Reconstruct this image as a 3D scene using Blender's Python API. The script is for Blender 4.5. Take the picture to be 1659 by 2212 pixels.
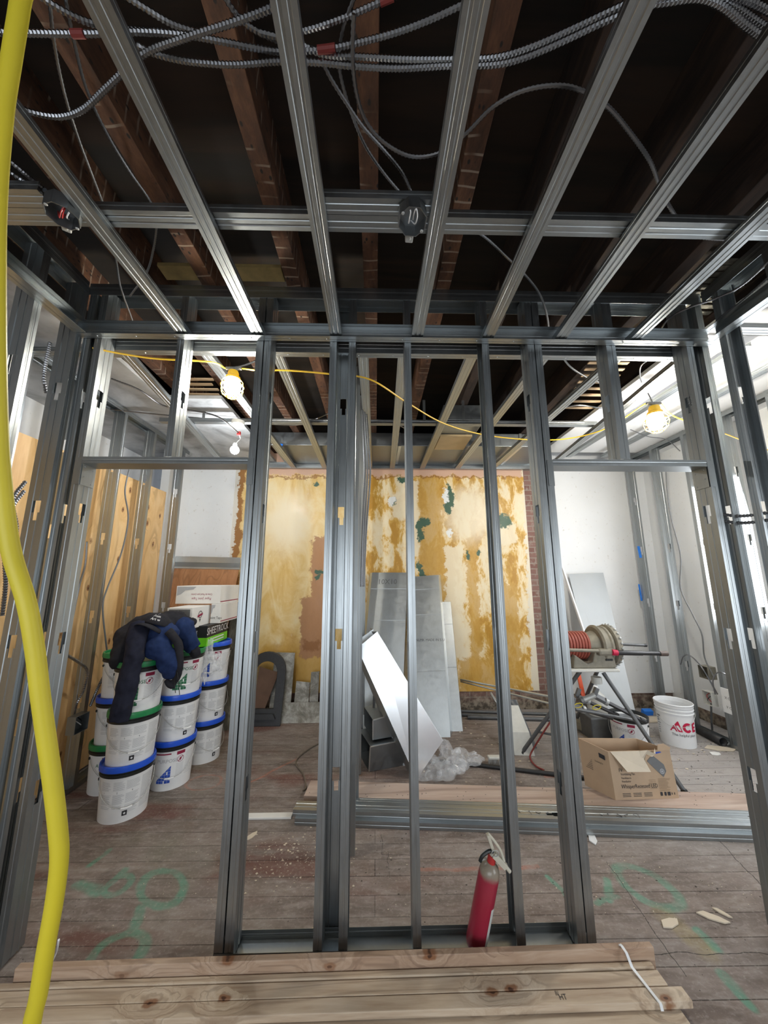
import bpy, math, random
from mathutils import Vector, Matrix, noise
R_ = math.radians
rnd = random.Random(7)
SC = bpy.context.scene
COL = SC.collection
for o in list(bpy.data.objects): bpy.data.objects.remove(o)

# ------------------------------------------------------------------ camera
FPX, PITCH, YAW, ROLL, CAMZ = 767.35, .18363, .02386, -.00224, 1.5
_cy, _sy, _cp, _sp, _cr, _sr = math.cos(YAW), math.sin(YAW), math.cos(PITCH), math.sin(PITCH), math.cos(ROLL), math.sin(ROLL)
FW = Vector((_sy*_cp, _cy*_cp, _sp)); _r = Vector((_cy, -_sy, 0)); _u = _r.cross(FW)
RT = _cr*_r + _sr*_u; UP = -_sr*_r + _cr*_u
cam_d = bpy.data.cameras.new('camera'); cam = bpy.data.objects.new('camera', cam_d); COL.objects.link(cam)
M = Matrix((RT, UP, -FW)).transposed().to_4x4(); M.translation = (0, 0, CAMZ); cam.matrix_world = M
cam_d.sensor_fit = 'HORIZONTAL'; cam_d.sensor_width = 36; cam_d.lens = FPX/1659*36; cam_d.clip_start = .02; cam_d.clip_end = 60
SC.camera = cam
SC.view_settings.view_transform = 'Standard'; SC.view_settings.look = 'None'; SC.view_settings.gamma = 1
SC.view_settings.use_curve_mapping = False; SC.view_settings.exposure = 0.45

def ray(a, b): return FW + RT*((a-829.5)/FPX) + UP*((1106-b)/FPX)
def atY(a, b, Y): d = ray(a, b); q = d*(Y/d.y); q.z += CAMZ; return q
def atX(a, b, X): d = ray(a, b); q = d*(X/d.x); q.z += CAMZ; return q
def atZ(a, b, Z): d = ray(a, b); q = d*((Z-CAMZ)/d.z); q.z += CAMZ; return q

# ------------------------------------------------------------------ world, daylight and fill lights
w = bpy.data.worlds.new('world'); SC.world = w; w.use_nodes = True
w.node_tree.nodes['Background'].inputs[0].default_value = (.75, .85, 1, 1); w.node_tree.nodes['Background'].inputs[1].default_value = .25

def area(name, loc, rot, sx, sy, power, col):
    l = bpy.data.lights.new(name, 'AREA'); l.shape = 'RECTANGLE'; l.size = sx; l.size_y = sy; l.energy = power; l.color = col
    o = bpy.data.objects.new(name, l); o.location = loc; o.rotation_euler = rot; COL.objects.link(o); return o
# daylight entering by the windows in the front wall, behind the photographer
area('daylight_front_window', (-.5, -1.85, 1.15), (R_(66), 0, 0), 3.0, 1.3, 44, (.84, .92, 1))
area('side_fill', (3.3, -.6, 1.3), (R_(70), 0, R_(28)), 1.6, 1.4, 34, (.88, .94, 1))  # fill added to brighten the right white wall, not a real window
area('back_room_fill', (3.30, 3.0, 1.75), (R_(84), 0, R_(90)), 1.1, 1.3, 26, (.93, .96, 1))  # fill for the back room; the right wall holds no window

# ------------------------------------------------------------------ node helpers
class NT:
    def __init__(s, name, rough=.6, metal=0.0, spec=.5):
        s.m = bpy.data.materials.new(name); s.m.use_nodes = True; s.t = s.m.node_tree
        s.b = s.t.nodes['Principled BSDF']; s.b.inputs['Roughness'].default_value = rough
        s.b.inputs['Metallic'].default_value = metal; s.b.inputs['Specular IOR Level'].default_value = spec
        s.co = s.n('ShaderNodeTexCoord').outputs['Object']
    def n(s, k, **kw):
        x = s.t.nodes.new(k)
        for a, b in kw.items(): setattr(x, a, b)
        return x
    def put(s, sock, v):
        if hasattr(v, 'node'): s.t.links.new(v, sock)
        elif v is not None:
            if isinstance(v, (tuple, list)) and len(v) == 3 and sock.type == 'RGBA': v = (*v, 1)
            sock.default_value = v
    def math(s, op, a, b=None, c=None, clamp=False):
        x = s.n('ShaderNodeMath', operation=op, use_clamp=clamp); s.put(x.inputs[0], a); s.put(x.inputs[1], b); s.put(x.inputs[2], c); return x.outputs[0]
    def vmath(s, op, a, b=None, scale=None):
        x = s.n('ShaderNodeVectorMath', operation=op); s.put(x.inputs[0], a); s.put(x.inputs[1], b)
        if scale is not None: x.inputs['Scale'].default_value = scale
        return x.outputs['Value'] if op in ('LENGTH', 'DISTANCE', 'DOT_PRODUCT') else x.outputs[0]
    def mix(s, f, a, b, mode='MIX'):
        x = s.n('ShaderNodeMix', data_type='RGBA', blend_type=mode); s.put(x.inputs[0], f); s.put(x.inputs[6], a); s.put(x.inputs[7], b); return x.outputs[2]
    def noise(s, scale, detail=4, rough=.55, vec=None, dist=0, out=0):
        x = s.n('ShaderNodeTexNoise'); s.put(x.inputs['Vector'], vec or s.co); x.inputs['Scale'].default_value = scale
        x.inputs['Detail'].default_value = detail; x.inputs['Roughness'].default_value = rough; x.inputs['Distortion'].default_value = dist; return x.outputs[out]
    def scale(s, v3, vec=None): return s.vmath('MULTIPLY', vec or s.co, v3)
    def ramp(s, f, stops, interp='LINEAR'):
        x = s.n('ShaderNodeValToRGB'); s.put(x.inputs[0], f); cr = x.color_ramp; cr.interpolation = interp
        while len(cr.elements) < len(stops): cr.elements.new(.5)
        for e, (p, c) in zip(cr.elements, stops):
            e.position = p; e.color = (*c, 1) if isinstance(c, (tuple, list)) else (c, c, c, 1)
        return x.outputs[0]
    def step(s, f, a, b):      # 0 below a, 1 above b
        x = s.n('ShaderNodeMapRange', interpolation_type='SMOOTHSTEP'); s.put(x.inputs[0], f); x.inputs[1].default_value = a; x.inputs[2].default_value = b; return x.outputs[0]
    def bump(s, h, strength=.3, dist=.01):
        x = s.n('ShaderNodeBump'); x.inputs['Strength'].default_value = strength; x.inputs['Distance'].default_value = dist; s.put(x.inputs['Height'], h); s.t.links.new(x.outputs[0], s.b.inputs['Normal'])
    def col(s, c): s.put(s.b.inputs['Base Color'], c); return s
    def rough(s, c): s.put(s.b.inputs['Roughness'], c); return s
    def xyz(s, vec=None):
        x = s.n('ShaderNodeSeparateXYZ'); s.put(x.inputs[0], vec or s.co); return x.outputs

def plain(name, c, rough=.55, metal=0.0, var=.12, sc=30, bump=0):
    n = NT(name, rough, metal); f = n.noise(sc, 3)
    n.col(n.mix(f, tuple(x*(1-var) for x in c), tuple(min(1, x*(1+var)) for x in c)))
    if bump: n.bump(f, bump)
    return n.m
MT = {}
def steel(name, base, r0, r1, streak=(2, 2, .35)):
    n = NT(name, .35, 1.0)
    a = n.noise(22, 5, .7, n.scale(streak)); b = n.noise(90, 3, .6, n.scale((1, 1, .25)))
    f = n.math('ADD', n.math('MULTIPLY', a, .65), n.math('MULTIPLY', b, .35))
    n.col(n.ramp(f, [(.25, tuple(x*.92 for x in base)), (.5, base), (.75, tuple(min(1, x*1.06) for x in base))]))
    n.rough(n.ramp(f, [(.3, r0), (.7, r1)])); n.bump(a, .03, .002)
    return n.m
MT['steel'] = steel('galvanized_steel', (.37, .395, .405), .34, .44)
MT['steel_web'] = MT['steel']
MT['duct'] = steel('duct_sheet_metal', (.62, .65, .66), .30, .42, (1, 1, 1))
MT['duct_dark'] = steel('dull_duct_sheet_metal', (.30, .32, .33), .35, .55, (1, 1, 1))
MT['cast'] = plain('cast_alloy', (.27, .25, .20), .6, .35, .35, 25, .2)
MT['iron'] = plain('black_iron', (.035, .035, .037), .45, .4, .3, 40)
MT['pipe'] = plain('grey_pipe', (.13, .135, .14), .5, .5, .25, 30)
MT['mc'] = plain('armored_cable_steel', (.27, .275, .29), .30, 1.0, .15, 60)
MT['red'] = plain('red_plastic', (.45, .03, .03), .4)
MT['redtape'] = plain('red_tape', (.22, .035, .03), .6)
MT['yellow'] = plain('yellow_rubber', (.56, .46, .02), .5, 0, .1, 12)
MT['cordyellow'] = plain('yellow_cord_jacket', (.85, .52, .03), .4)
MT['white'] = plain('white_plastic', (.80, .81, .82), .38, 0, .04)
MT['offwhite'] = plain('dusty_white_plastic', (.62, .62, .58), .5, 0, .1)
MT['blue'] = plain('blue_lid_plastic', (.015, .09, .62), .28, 0, .06)
MT['green'] = plain('green_lid_plastic', (.015, .22, .07), .3, 0, .06)
MT['black'] = plain('black_plastic', (.012, .014, .014), .35)
MT['wire'] = plain('handle_wire', (.42, .43, .42), .45, .3)
MT['ink'] = plain('black_ink', (.03, .03, .035), .7)
MT['inkgreen'] = plain('green_ink', (.02, .16, .07), .6)
MT['inkblue'] = plain('blue_ink', (.02, .08, .45), .6)
MT['inkred'] = plain('dark_red_ink', (.28, .01, .05), .6)
MT['acered'] = plain('red_print', (.55, .01, .06), .5)
MT['lime'] = plain('lime_green_card', (.18, .62, .02), .5)
MT['brick'] = None
MT['bluetape'] = plain('blue_masking_tape', (.02, .2, .75), .6)
MT['orange'] = plain('orange_paint', (.75, .10, .03), .5)
MT['cable'] = plain('grey_cable_jacket', (.16, .165, .17), .5)
MT['corddark'] = plain('brown_cord_jacket', (.16, .13, .10), .6)
MT['oldwood'] = None

def wood(name, c0, c1, c2, axis=0, sc=9, knots=0, rough=.6, stretch=.08, flat=2):
    n = NT(name, rough); st = [1, 1, 1]; st[axis] = stretch; st2 = [1, 1, 1]; st2[axis] = .55; st2[flat] = 0
    vo = None; v = n.scale(tuple(st))
    if knots:
        vo = n.n('ShaderNodeTexVoronoi', voronoi_dimensions='2D'); xyz = n.xyz(); ub = [k for k in range(3) if k not in (axis, flat)][0]; cq = n.n('ShaderNodeCombineXYZ'); n.put(cq.inputs[0], n.math('MULTIPLY', xyz[axis], .6)); n.put(cq.inputs[1], xyz[ub]); n.put(vo.inputs['Vector'], n.vmath('ADD', cq.outputs[0], n.vmath('SCALE', n.noise(30, 2, out=1), None, .02))); vo.inputs['Scale'].default_value = knots
        sel = n.step(vo.outputs['Color'], .42, .5); near = n.math('MULTIPLY', n.step(vo.outputs['Distance'], .55, .05), sel)
        cb = n.n('ShaderNodeCombineXYZ')
        for k in range(3):
            if k != axis: n.put(cb.inputs[k], n.math('MULTIPLY', near, .10))
        v = n.vmath('ADD', v, cb.outputs[0])
    a = n.noise(sc*1.5, 5, .6, v, .8)
    g = n.noise(sc*9, 3, .6, v)
    f = n.math('ADD', n.math('MULTIPLY', a, .7), n.math('MULTIPLY', g, .3))
    c = n.ramp(f, [(.30, c0), (.5, c1), (.70, c2)])
    ln = n.math('FRACT', n.math('MULTIPLY', n.noise(sc*.55, 2, .5, v, .4), 9.0)); ln = n.step(n.math('ABSOLUTE', n.math('SUBTRACT', ln, .5)), .16, .02)
    c = n.mix(n.math('MULTIPLY', ln, .42), c, tuple(x*.62 for x in c0))
    if knots:
        k = n.step(vo.outputs['Distance'], .12, .07); c = n.mix(n.math('MULTIPLY', n.math('MULTIPLY', k, sel), .85), c, (.22, .085, .03)); k = n.step(vo.outputs['Distance'], .05, .025); c = n.mix(n.math('MULTIPLY', k, sel), c, (.07, .025, .01))
    n.col(c); n.bump(f, .12, .004); return n.m
MT['pine'] = wood('raw_pine', (.36, .25, .165), (.52, .41, .30), (.64, .54, .42), 0, 11, 7)
MT['pine2'] = wood('brownish_pine', (.30, .19, .13), (.42, .29, .20), (.54, .41, .31), 0, 11, 6.3, .6, .08, 1)
MT['plank'] = wood('dusty_plank', (.33, .235, .185), (.46, .35, .29), (.56, .47, .41), 0, 5, 0, .75)
MT['ply'] = wood('plywood_sheet', (.60, .35, .14), (.74, .48, .22), (.82, .58, .31), 2, 3.4, 6.2, .5, .22, 0)
MT['luan'] = wood('brown_veneer_panel', (.33, .145, .06), (.42, .195, .085), (.50, .25, .12), 2, 8, 0, .5)
MT['dirtwood'] = wood('grimy_board', (.04, .037, .03), (.13, .12, .09), (.33, .31, .25), 2, 6, 0, .8, .3)
MT['lath'] = wood('old_lath', (.32, .20, .11), (.50, .36, .22), (.66, .52, .36), 0, 10, 0, .8)
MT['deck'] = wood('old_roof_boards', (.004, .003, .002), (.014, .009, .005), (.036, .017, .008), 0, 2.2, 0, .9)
def joist_mat():
    n = NT('old_joist_wood', .85)
    a = n.noise(14, 5, .7, n.scale((1, .35, 1)))
    c = n.ramp(a, [(.25, (.02, .009, .004)), (.5, (.075, .030, .013)), (.75, (.15, .066, .030))])
    x, y, z = n.xyz()
    f = n.math('FRACT', n.math('ADD', n.math('MULTIPLY', y, 17.0), n.math('MULTIPLY', n.noise(6, 1), .5)))
    ln = n.math('MULTIPLY', n.step(n.math('ABSOLUTE', n.math('SUBTRACT', f, .5)), .09, .05), n.step(n.noise(5, 2, .5), .46, .56))
    c = n.mix(n.math('MULTIPLY', ln, .8), c, (.26, .20, .15))
    vo = n.n('ShaderNodeTexVoronoi'); n.put(vo.inputs['Vector'], n.scale((1, .6, 1))); vo.inputs['Scale'].default_value = 30
    c = n.mix(n.step(vo.outputs['Distance'], .2, .12), c, (.012, .008, .006)); n.col(c); n.bump(a, .4, .01); return n.m
MT['joist'] = joist_mat()
MT['shadedjoist'] = wood('shaded_joist_wood', (.008, .005, .003), (.025, .013, .008), (.055, .028, .015), 1, 8, 0, .9, .2)  # shade over the right-hand joists put into a darker wood colour
def plaster_white():
    n = NT('white_plaster', .6); f = n.noise(2.5, 5); g = n.noise(28, 4)
    n.col(n.mix(n.step(g, .62, .75), n.mix(f, (.74, .745, .74), (.84, .845, .85)), (.66, .64, .61))); n.bump(g, .08, .004); return n.m
MT['plaster'] = plaster_white()
def brickm(name='worn_brick'):
    n = NT(name, .85); x, y, z = n.xyz()
    cb = n.n('ShaderNodeCombineXYZ'); n.put(cb.inputs[0], x); n.put(cb.inputs[1], z)
    b = n.n('ShaderNodeTexBrick'); n.put(b.inputs['Vector'], cb.outputs[0]); b.inputs['Scale'].default_value = 1; b.inputs['Brick Width'].default_value = .2; b.inputs['Row Height'].default_value = .067; b.inputs['Mortar Size'].default_value = .007
    b.inputs['Color1'].default_value = (.20, .10, .08, 1); b.inputs['Color2'].default_value = (.27, .155, .13, 1); b.inputs['Mortar'].default_value = (.30, .24, .20, 1)
    f = n.noise(14, 5, .65); n.col(n.mix(n.step(n.xyz()[2], .26, .02), n.mix(n.step(f, .5, .75), b.outputs[0], (.38, .33, .28)), n.mix(n.step(f, .4, .6), (.07, .055, .04), (.30, .25, .19)))); n.bump(n.math('SUBTRACT', f, b.outputs['Fac']), .5, .01); return n.m
MT['brick'] = brickm()

# ------------------------------------------------------------------ mesh helpers
class MB:
    def __init__(s): s.v = []; s.f = []; s.mi = []
    def add(s, vs, fs, mi=0):
        k = len(s.v); s.v += [tuple(p) for p in vs]; s.f += [tuple(i+k for i in f) for f in fs]; s.mi += [mi]*len(fs); return s
    def box(s, c, d, rot=None, mi=0):
        h = [x/2 for x in d]; vs = [Vector((a*h[0], b*h[1], e*h[2])) for a in (-1, 1) for b in (-1, 1) for e in (-1, 1)]
        if rot is not None: vs = [rot @ p for p in vs]
        c = Vector(c); return s.add([p+c for p in vs], [(0, 1, 3, 2), (4, 6, 7, 5), (0, 4, 5, 1), (2, 3, 7, 6), (0, 2, 6, 4), (1, 5, 7, 3)], mi)
    def bb(s, a, b, mi=0): return s.box([(x+y)/2 for x, y in zip(a, b)], [abs(y-x) for x, y in zip(a, b)], None, mi)
    def bar(s, p, q, wd, th, up=(0, 0, 1), mi=0):
        p, q = Vector(p), Vector(q); z = (q-p).normalized(); x = Vector(up).cross(z)
        if x.length < 1e-4: x = Vector((1, 0, 0))
        x.normalize(); y = z.cross(x); m = Matrix((x, y, z)).transposed(); return s.box((p+q)/2, (wd, th, (q-p).length), m, mi)
    def tube(s, pts, r, n=8, mi=0, caps=True):
        pts = [Vector(p) for p in pts]; rs = r if isinstance(r, (list, tuple)) else [r]*len(pts)
        t = (pts[1]-pts[0]).normalized(); a = t.orthogonal().normalized(); vs = []
        for i, p in enumerate(pts):
            t = (pts[min(i+1, len(pts)-1)]-pts[max(i-1, 0)])
            if t.length > 1e-9: t.normalize()
            a = a - t*a.dot(t)
            a = a.normalized() if a.length > 1e-6 else t.orthogonal().normalized()
            b = t.cross(a)
            vs += [p + (a*math.cos(2*math.pi*j/n) + b*math.sin(2*math.pi*j/n))*rs[i] for j in range(n)]
        fs = [(i*n+j, i*n+(j+1) % n, (i+1)*n+(j+1) % n, (i+1)*n+j) for i in range(len(pts)-1) for j in range(n)]
        if caps: fs += [tuple(range(n))[::-1], tuple(range((len(pts)-1)*n, len(pts)*n))]
        return s.add(vs, fs, mi)
    def lathe(s, prof, n=32, c=(0, 0, 0), rot=None, mi=0):   # prof: (radius, height) about local z
        c = Vector(c); vs = []
        for r, h in prof:
            for j in range(n):
                p = Vector((r*math.cos(2*math.pi*j/n), r*math.sin(2*math.pi*j/n), h)); vs.append((rot @ p if rot is not None else p)+c)
        fs = [(i*n+j, i*n+(j+1) % n, (i+1)*n+(j+1) % n, (i+1)*n+j) for i in range(len(prof)-1) for j in range(n)]
        return s.add(vs, fs, mi)
    def prism(s, poly, fr, h, mi=0):   # poly 2-D, fr = (origin, u, v) ; extruded h along u x v
        o, u, v = (Vector(q) for q in fr); w_ = u.cross(v).normalized()*h; n = len(poly)
        a = [o+u*x+v*y for x, y in poly]; return s.add(a+[p+w_ for p in a], [tuple(range(n))[::-1], tuple(range(n, 2*n))]+[(i, (i+1) % n, n+(i+1) % n, n+i) for i in range(n)], mi)
    def build(s, name, mats, parent=None, smooth=False, bevel=0, solid=0, sub=0):
        me = bpy.data.meshes.new(name); me.from_pydata(s.v, [], s.f); me.validate()
        for m in (mats if isinstance(mats, (list, tuple)) else [mats]): me.materials.append(m)
        if any(s.mi) and len(me.polygons) == len(s.mi): me.polygons.foreach_set('material_index', s.mi)
        if smooth: me.shade_smooth(); me.set_sharp_from_angle(angle=R_(38))
        me.update(); o = bpy.data.objects.new(name, me); COL.objects.link(o)
        if parent:
            o.parent = parent; o.matrix_parent_inverse = parent.matrix_world.inverted() if parent.type == 'EMPTY' and False else Matrix()
        if solid: md = o.modifiers.new('solid', 'SOLIDIFY'); md.thickness = solid; md.offset = 0
        if bevel: md = o.modifiers.new('bevel', 'BEVEL'); md.width = bevel; md.segments = 2; md.limit_method = 'ANGLE'; md.angle_limit = R_(40)
        if sub: md = o.modifiers.new('sub', 'SUBSURF'); md.levels = md.render_levels = sub
        return o
def tag(o, label=None, cat=None, group=None, kind=None):
    if label: o['label'] = label
    if cat: o['category'] = cat
    if group: o['group'] = group
    if kind: o['kind'] = kind
    return o
def empty(name, label, cat, group=None, loc=(0, 0, 0), rz=0):
    o = bpy.data.objects.new(name, None); COL.objects.link(o); o.location = loc; o.rotation_euler.z = rz; o.empty_display_size = .05; return tag(o, label, cat, group)
def struct(name, mb, m, **kw): return tag(mb.build(name, m, **kw), kind='structure')
def copy_tree(o, parent=None):
    c = o.copy(); COL.objects.link(c); c.parent = parent
    for ch in o.children: copy_tree(ch, c)
    return c
def smooth_path(pts, n=8):
    pts = [Vector(p) for p in pts]; P = [pts[0]*2-pts[1]]+pts+[pts[-1]*2-pts[-2]]; out = []
    for i in range(1, len(P)-2):
        for k in range(n):
            t = k/n; a, b, c, d = P[i-1:i+3]
            out.append(.5*((2*b)+(c-a)*t+(2*a-5*b+4*c-d)*t*t+(3*b-a-3*c+d)*t**3))
    return out+[pts[-1]]
_txt = {}
def text_geo(body, size=1, align='CENTER'):
    key = (body, align)
    if key not in _txt:
        cu = bpy.data.curves.new('t', 'FONT'); cu.body = body; cu.size = 1; cu.align_x = align; cu.align_y = 'CENTER'; cu.resolution_u = 2
        o = bpy.data.objects.new('t', cu); COL.objects.link(o); dg = bpy.context.evaluated_depsgraph_get(); dg.update()
        me = bpy.data.meshes.new_from_object(o.evaluated_get(dg)); _txt[key] = ([tuple(v.co) for v in me.vertices], [tuple(p.vertices) for p in me.polygons])
        bpy.data.objects.remove(o); bpy.data.curves.remove(cu); bpy.data.meshes.remove(me)
    v, f = _txt[key]; return [(x*size, y*size) for x, y, z in v], f
def text(mb, body, size, fr, sx=1, align='CENTER', mi=0):
    v, f = text_geo(body, size, align); o, u, w_ = (Vector(q) for q in fr); u.normalize(); w_.normalize()
    mb.add([o+u*(x*sx)+w_*y for x, y in v], f, mi)

# ------------------------------------------------------------------ steel channels
def channel(mb, o, ax, wd, fd, L, W=.092, F=.035, lip=.007, holes=(), rib=True):
    """C channel as a folded sheet: o = corner at start, ax = length direction, wd = web direction, fd = flange direction"""
    o, ax, wd, fd = Vector(o), Vector(ax).normalized(), Vector(wd).normalized(), Vector(fd).normalized()
    P = []
    if lip: P.append((lip, F))
    P += [(0, F), (0, F*.62), (.0008, F*.55), (.0008, F*.4), (0, F*.33), (0, 0)]
    if rib:
        m = W/2; P += [(m-.022, 0), (m-.019, .0022), (m-.010, .0022), (m-.0095, 0.0005), (m+.0095, .0005), (m+.010, .0022), (m+.019, .0022), (m+.022, 0)] if W > .08 else [(m-.017, 0), (m-.0145, .002), (m-.008, .002), (m-.006, 0), (m+.006, 0), (m+.008, .002), (m+.0145, .002), (m+.017, 0)]
    P += [(W, 0), (W, F*.33), (W-.0008, F*.4), (W-.0008, F*.55), (W, F*.62), (W, F)]
    if lip: P.append((W-lip, F))
    k0 = (1 if lip else 0)+6
    Z = {0.0, L}
    for h in holes: Z |= {h-.05, h-.012, h+.045}
    Z = sorted(z for z in Z if 0 <= z <= L); n = len(P); vs = []; fs = []
    for z in Z: vs += [o+ax*z+wd*a+fd*b for a, b in P]
    for i in range(len(Z)-1):
        zm = (Z[i]+Z[i+1])/2
        for j in range(n-1):
            skip = False
            if rib and holes:
                for h in holes:
                    if h-.012 < zm < h+.045 and k0+1 <= j <= k0+5: skip = True
                    if h-.05 < zm < h-.012 and k0+2 <= j <= k0+4: skip = True
            if not skip: fs.append((i*n+j, i*n+j+1, (i+1)*n+j+1, (i+1)*n+j))
    mb.add(vs, fs)
HOLES = (.60, 1.21, 1.82, 2.43)
def screws(mb, pts, nrm, r=.004):
    nrm = Vector(nrm).normalized(); rot = nrm.to_track_quat('Z', 'Y').to_matrix()
    for p in pts: mb.lathe([(0, .0025), (r*.7, .0022), (r, 0)], 8, p, rot)
def stud(name, label, group, x, y, z0, z1, wd, fd, W=.092, F=.035, holes=HOLES, cat='metal stud', mat='steel', scr=True):
    mb = MB(); channel(mb, (x, y, z0), (0, 0, 1), wd, fd, z1-z0, W, F, .007, [h-z0 for h in holes if z0+.06 < h < z1-.06])
    o = mb.build(name, MT[mat], None, False, 0, .0012); return tag(o, label, cat, group)
def rail(name, label, group, o, ax, wd, fd, L, W=.06, F=.03, lip=.006, cat='metal channel', rib=True, holes=(), mat='steel'):
    mb = MB(); channel(mb, o, ax, wd, fd, L, W, F, lip, holes, rib); return tag(mb.build(name, MT[mat], None, False, 0, .0012), label, cat, group)

# ================================================================== ROOM SHELL
YB = 4.42
def floor_mat():
    n = NT('worn_floor_boards', .8); x, y, z = n.xyz()
    wv = n.noise(1.3, 2); yy = n.math('ADD', y, n.math('MULTIPLY', x, .012))
    cb = n.n('ShaderNodeCombineXYZ'); n.put(cb.inputs[0], x); n.put(cb.inputs[1], yy)
    b = n.n('ShaderNodeTexBrick'); n.put(b.inputs['Vector'], cb.outputs[0]); b.inputs['Scale'].default_value = 1; b.inputs['Brick Width'].default_value = 5.3; b.inputs['Row Height'].default_value = .112; b.inputs['Mortar Size'].default_value = .0022; b.inputs['Mortar Smooth'].default_value = .3; b.offset = .37
    b.inputs['Color1'].default_value = (.92, .92, .92, 1); b.inputs['Color2'].default_value = (1.1, 1.06, 1.03, 1); b.inputs['Mortar'].default_value = (.2, .17, .14, 1)
    a = n.noise(3.2, 7, .68, n.scale((.5, 1.6, 1)), .6); g = n.noise(26, 5, .65, n.scale((.35, 1, 1)))
    c = n.ramp(a, [(.28, (.11, .085, .073)), (.45, (.18, .143, .125)), (.6, (.245, .203, .18)), (.8, (.33, .295, .275))])
    c = n.mix(n.math('MULTIPLY', n.step(g, .42, .7), .45), c, (.40, .365, .34))
    # reddish wear, left part more
    rr = n.math('MULTIPLY', n.step(n.noise(1.7, 4, .6, n.scale((.6, 1.8, 1))), .50, .66), n.step(x, 1.2, -1.0))
    c = n.mix(n.math('MULTIPLY', rr, .75), c, (.15, .055, .04))
    gg = n.math('MULTIPLY', n.step(n.noise(1.1, 3, .6), .52, .7), n.step(x, .2, -1.2)); c = n.mix(n.math('MULTIPLY', gg, .35), c, (.16, .17, .11))
    # pale dusty ground towards the right rear
    dz = n.math('MULTIPLY', n.step(x, .9, 2.2), n.step(y, 1.9, 2.7)); c = n.mix(n.math('MULTIPLY', dz, .6), c, (.42, .41, .40))
    # greenish sheen of the board between studs
    # spray paint
    nz = n.vmath('SCALE', n.vmath('SUBTRACT', n.noise(7, 3, .5, out=1), (.5, .5, .5)), None, .05)
    pc = n.vmath('ADD', n.co, nz); fade = n.ramp(n.noise(14, 4), [(.3, .35), (.65, 1)])
    def ring(cx, cy, rx, ry, wd, ang=0):
        v = n.vmath('SUBTRACT', pc, (cx, cy, 0)); m = n.n('ShaderNodeVectorRotate', rotation_type='Z_AXIS'); n.put(m.inputs['Vector'], v); m.inputs['Angle'].default_value = ang
        l = n.vmath('LENGTH', n.vmath('MULTIPLY', m.outputs[0], (1/rx, 1/ry, 0)))
        return n.step(n.math('ABSOLUTE', n.math('SUBTRACT', l, 1)), wd*1.25, wd*.5)
    def seg(p, q, wd):
        ax, ay = p; bx, by = q; dx, dy = bx-ax, by-ay; L2 = dx*dx+dy*dy
        v = n.vmath('SUBTRACT', pc, (ax, ay, 0)); t = n.math('MULTIPLY', n.vmath('DOT_PRODUCT', v, (dx/L2, dy/L2, 0)), 1, clamp=True)
        cbn = n.n('ShaderNodeCombineXYZ'); n.put(cbn.inputs[0], n.math('MULTIPLY', t, dx)); n.put(cbn.inputs[1], n.math('MULTIPLY', t, dy))
        dd = n.vmath('SUBTRACT', v, cbn.outputs[0]); l = n.vmath('LENGTH', n.vmath('MULTIPLY', dd, (1, 1, 0))); return n.step(l, wd*1.4, wd*.5)
    def G(a_, b_): q = atZ(a_, b_, 0); return q.x, q.y
    def mx(l):
        r = l[0]
        for k in l[1:]: r = n.math('MAXIMUM', r, k)
        return r
    c1 = G(352, 1917); c2 = G(255, 2060)
    grn = mx([ring(c1[0], c1[1], .135, .085, .22, .6), seg(G(305, 1962), G(285, 2012), .022), ring(c2[0], c2[1], .10, .085, .25), seg(G(170, 1910), G(215, 1930), .03), seg(G(215, 1930), G(268, 1880), .022), ring(*G(255, 1912), .055, .06, .35), seg(G(195, 1870), G(232, 1838), .015)])
    c4 = G(1395, 1912)
    grn = mx([grn, n.math('MULTIPLY', ring(c4[0], c4[1], .10, .13, .22, -.5), .85), seg(G(1308, 1898), G(1318, 1945), .018), seg(G(1290, 1952), G(1330, 1935), .015), seg(G(1510, 2010), G(1550, 2050), .02), seg(G(1560, 2100), G(1620, 2170), .02), seg(G(1185, 1895), G(1222, 1935), .012)])
    c = n.mix(n.math('MULTIPLY', n.math('MULTIPLY', grn, fade), .68), c, (.10, .33, .23))
    yl = seg(G(1440, 1980), G(1520, 2050), .05); c = n.mix(n.math('MULTIPLY', n.math('MULTIPLY', yl, fade), .4), c, (.40, .33, .12))
    c5 = G(440, 1690); rd = mx([n.math('MULTIPLY', ring(c5[0], c5[1], .125, .10, .10), .8), seg(G(900, 1880), G(1160, 1872), .012), seg(G(1180, 1678), G(1215, 1676), .02), seg(G(520, 1700), G(640, 1640), .012)])
    c = n.mix(n.math('MULTIPLY', n.math('MULTIPLY', rd, fade), .5), c, (.48, .16, .10))
    # long seams of the patched floor
    sm = mx([seg(G(1310, 1862), G(1480, 2108), .0015), seg(G(1540, 1800), G(1659, 1930), .002), seg(G(825, 1803), G(825, 1846), .0015), seg(G(825, 1846), G(900, 1847), .0015), seg(G(1400, 2060), G(1659, 2062), .0015), seg(G(840, 1840), G(843, 1900), .001)])
    c = n.mix(sm, c, (.03, .025, .02)); c = n.mix(n.ramp(n.noise(2.2, 4, .6, n.scale((.5, 1, 1))), [(.35, .35), (.6, 1)]), c, b.outputs[0], 'MULTIPLY'); dn = n.noise(60, 4, .7); c = n.mix(n.math('MULTIPLY', n.step(dn, .50, .72), .35), c, (.46, .42, .38)); dk = n.noise(9, 6, .7); c = n.mix(n.math('MULTIPLY', n.step(dk, .55, .75), .45), c, (.09, .07, .06))
    vo = n.n('ShaderNodeTexVoronoi'); vo.inputs['Scale'].default_value = 34; n.put(vo.inputs['Vector'], n.co)
    c = n.mix(n.math('MULTIPLY', n.step(vo.outputs['Distance'], .10, .06), n.step(vo.outputs['Color'], .5, .6)), c, (.05, .04, .035))
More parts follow.
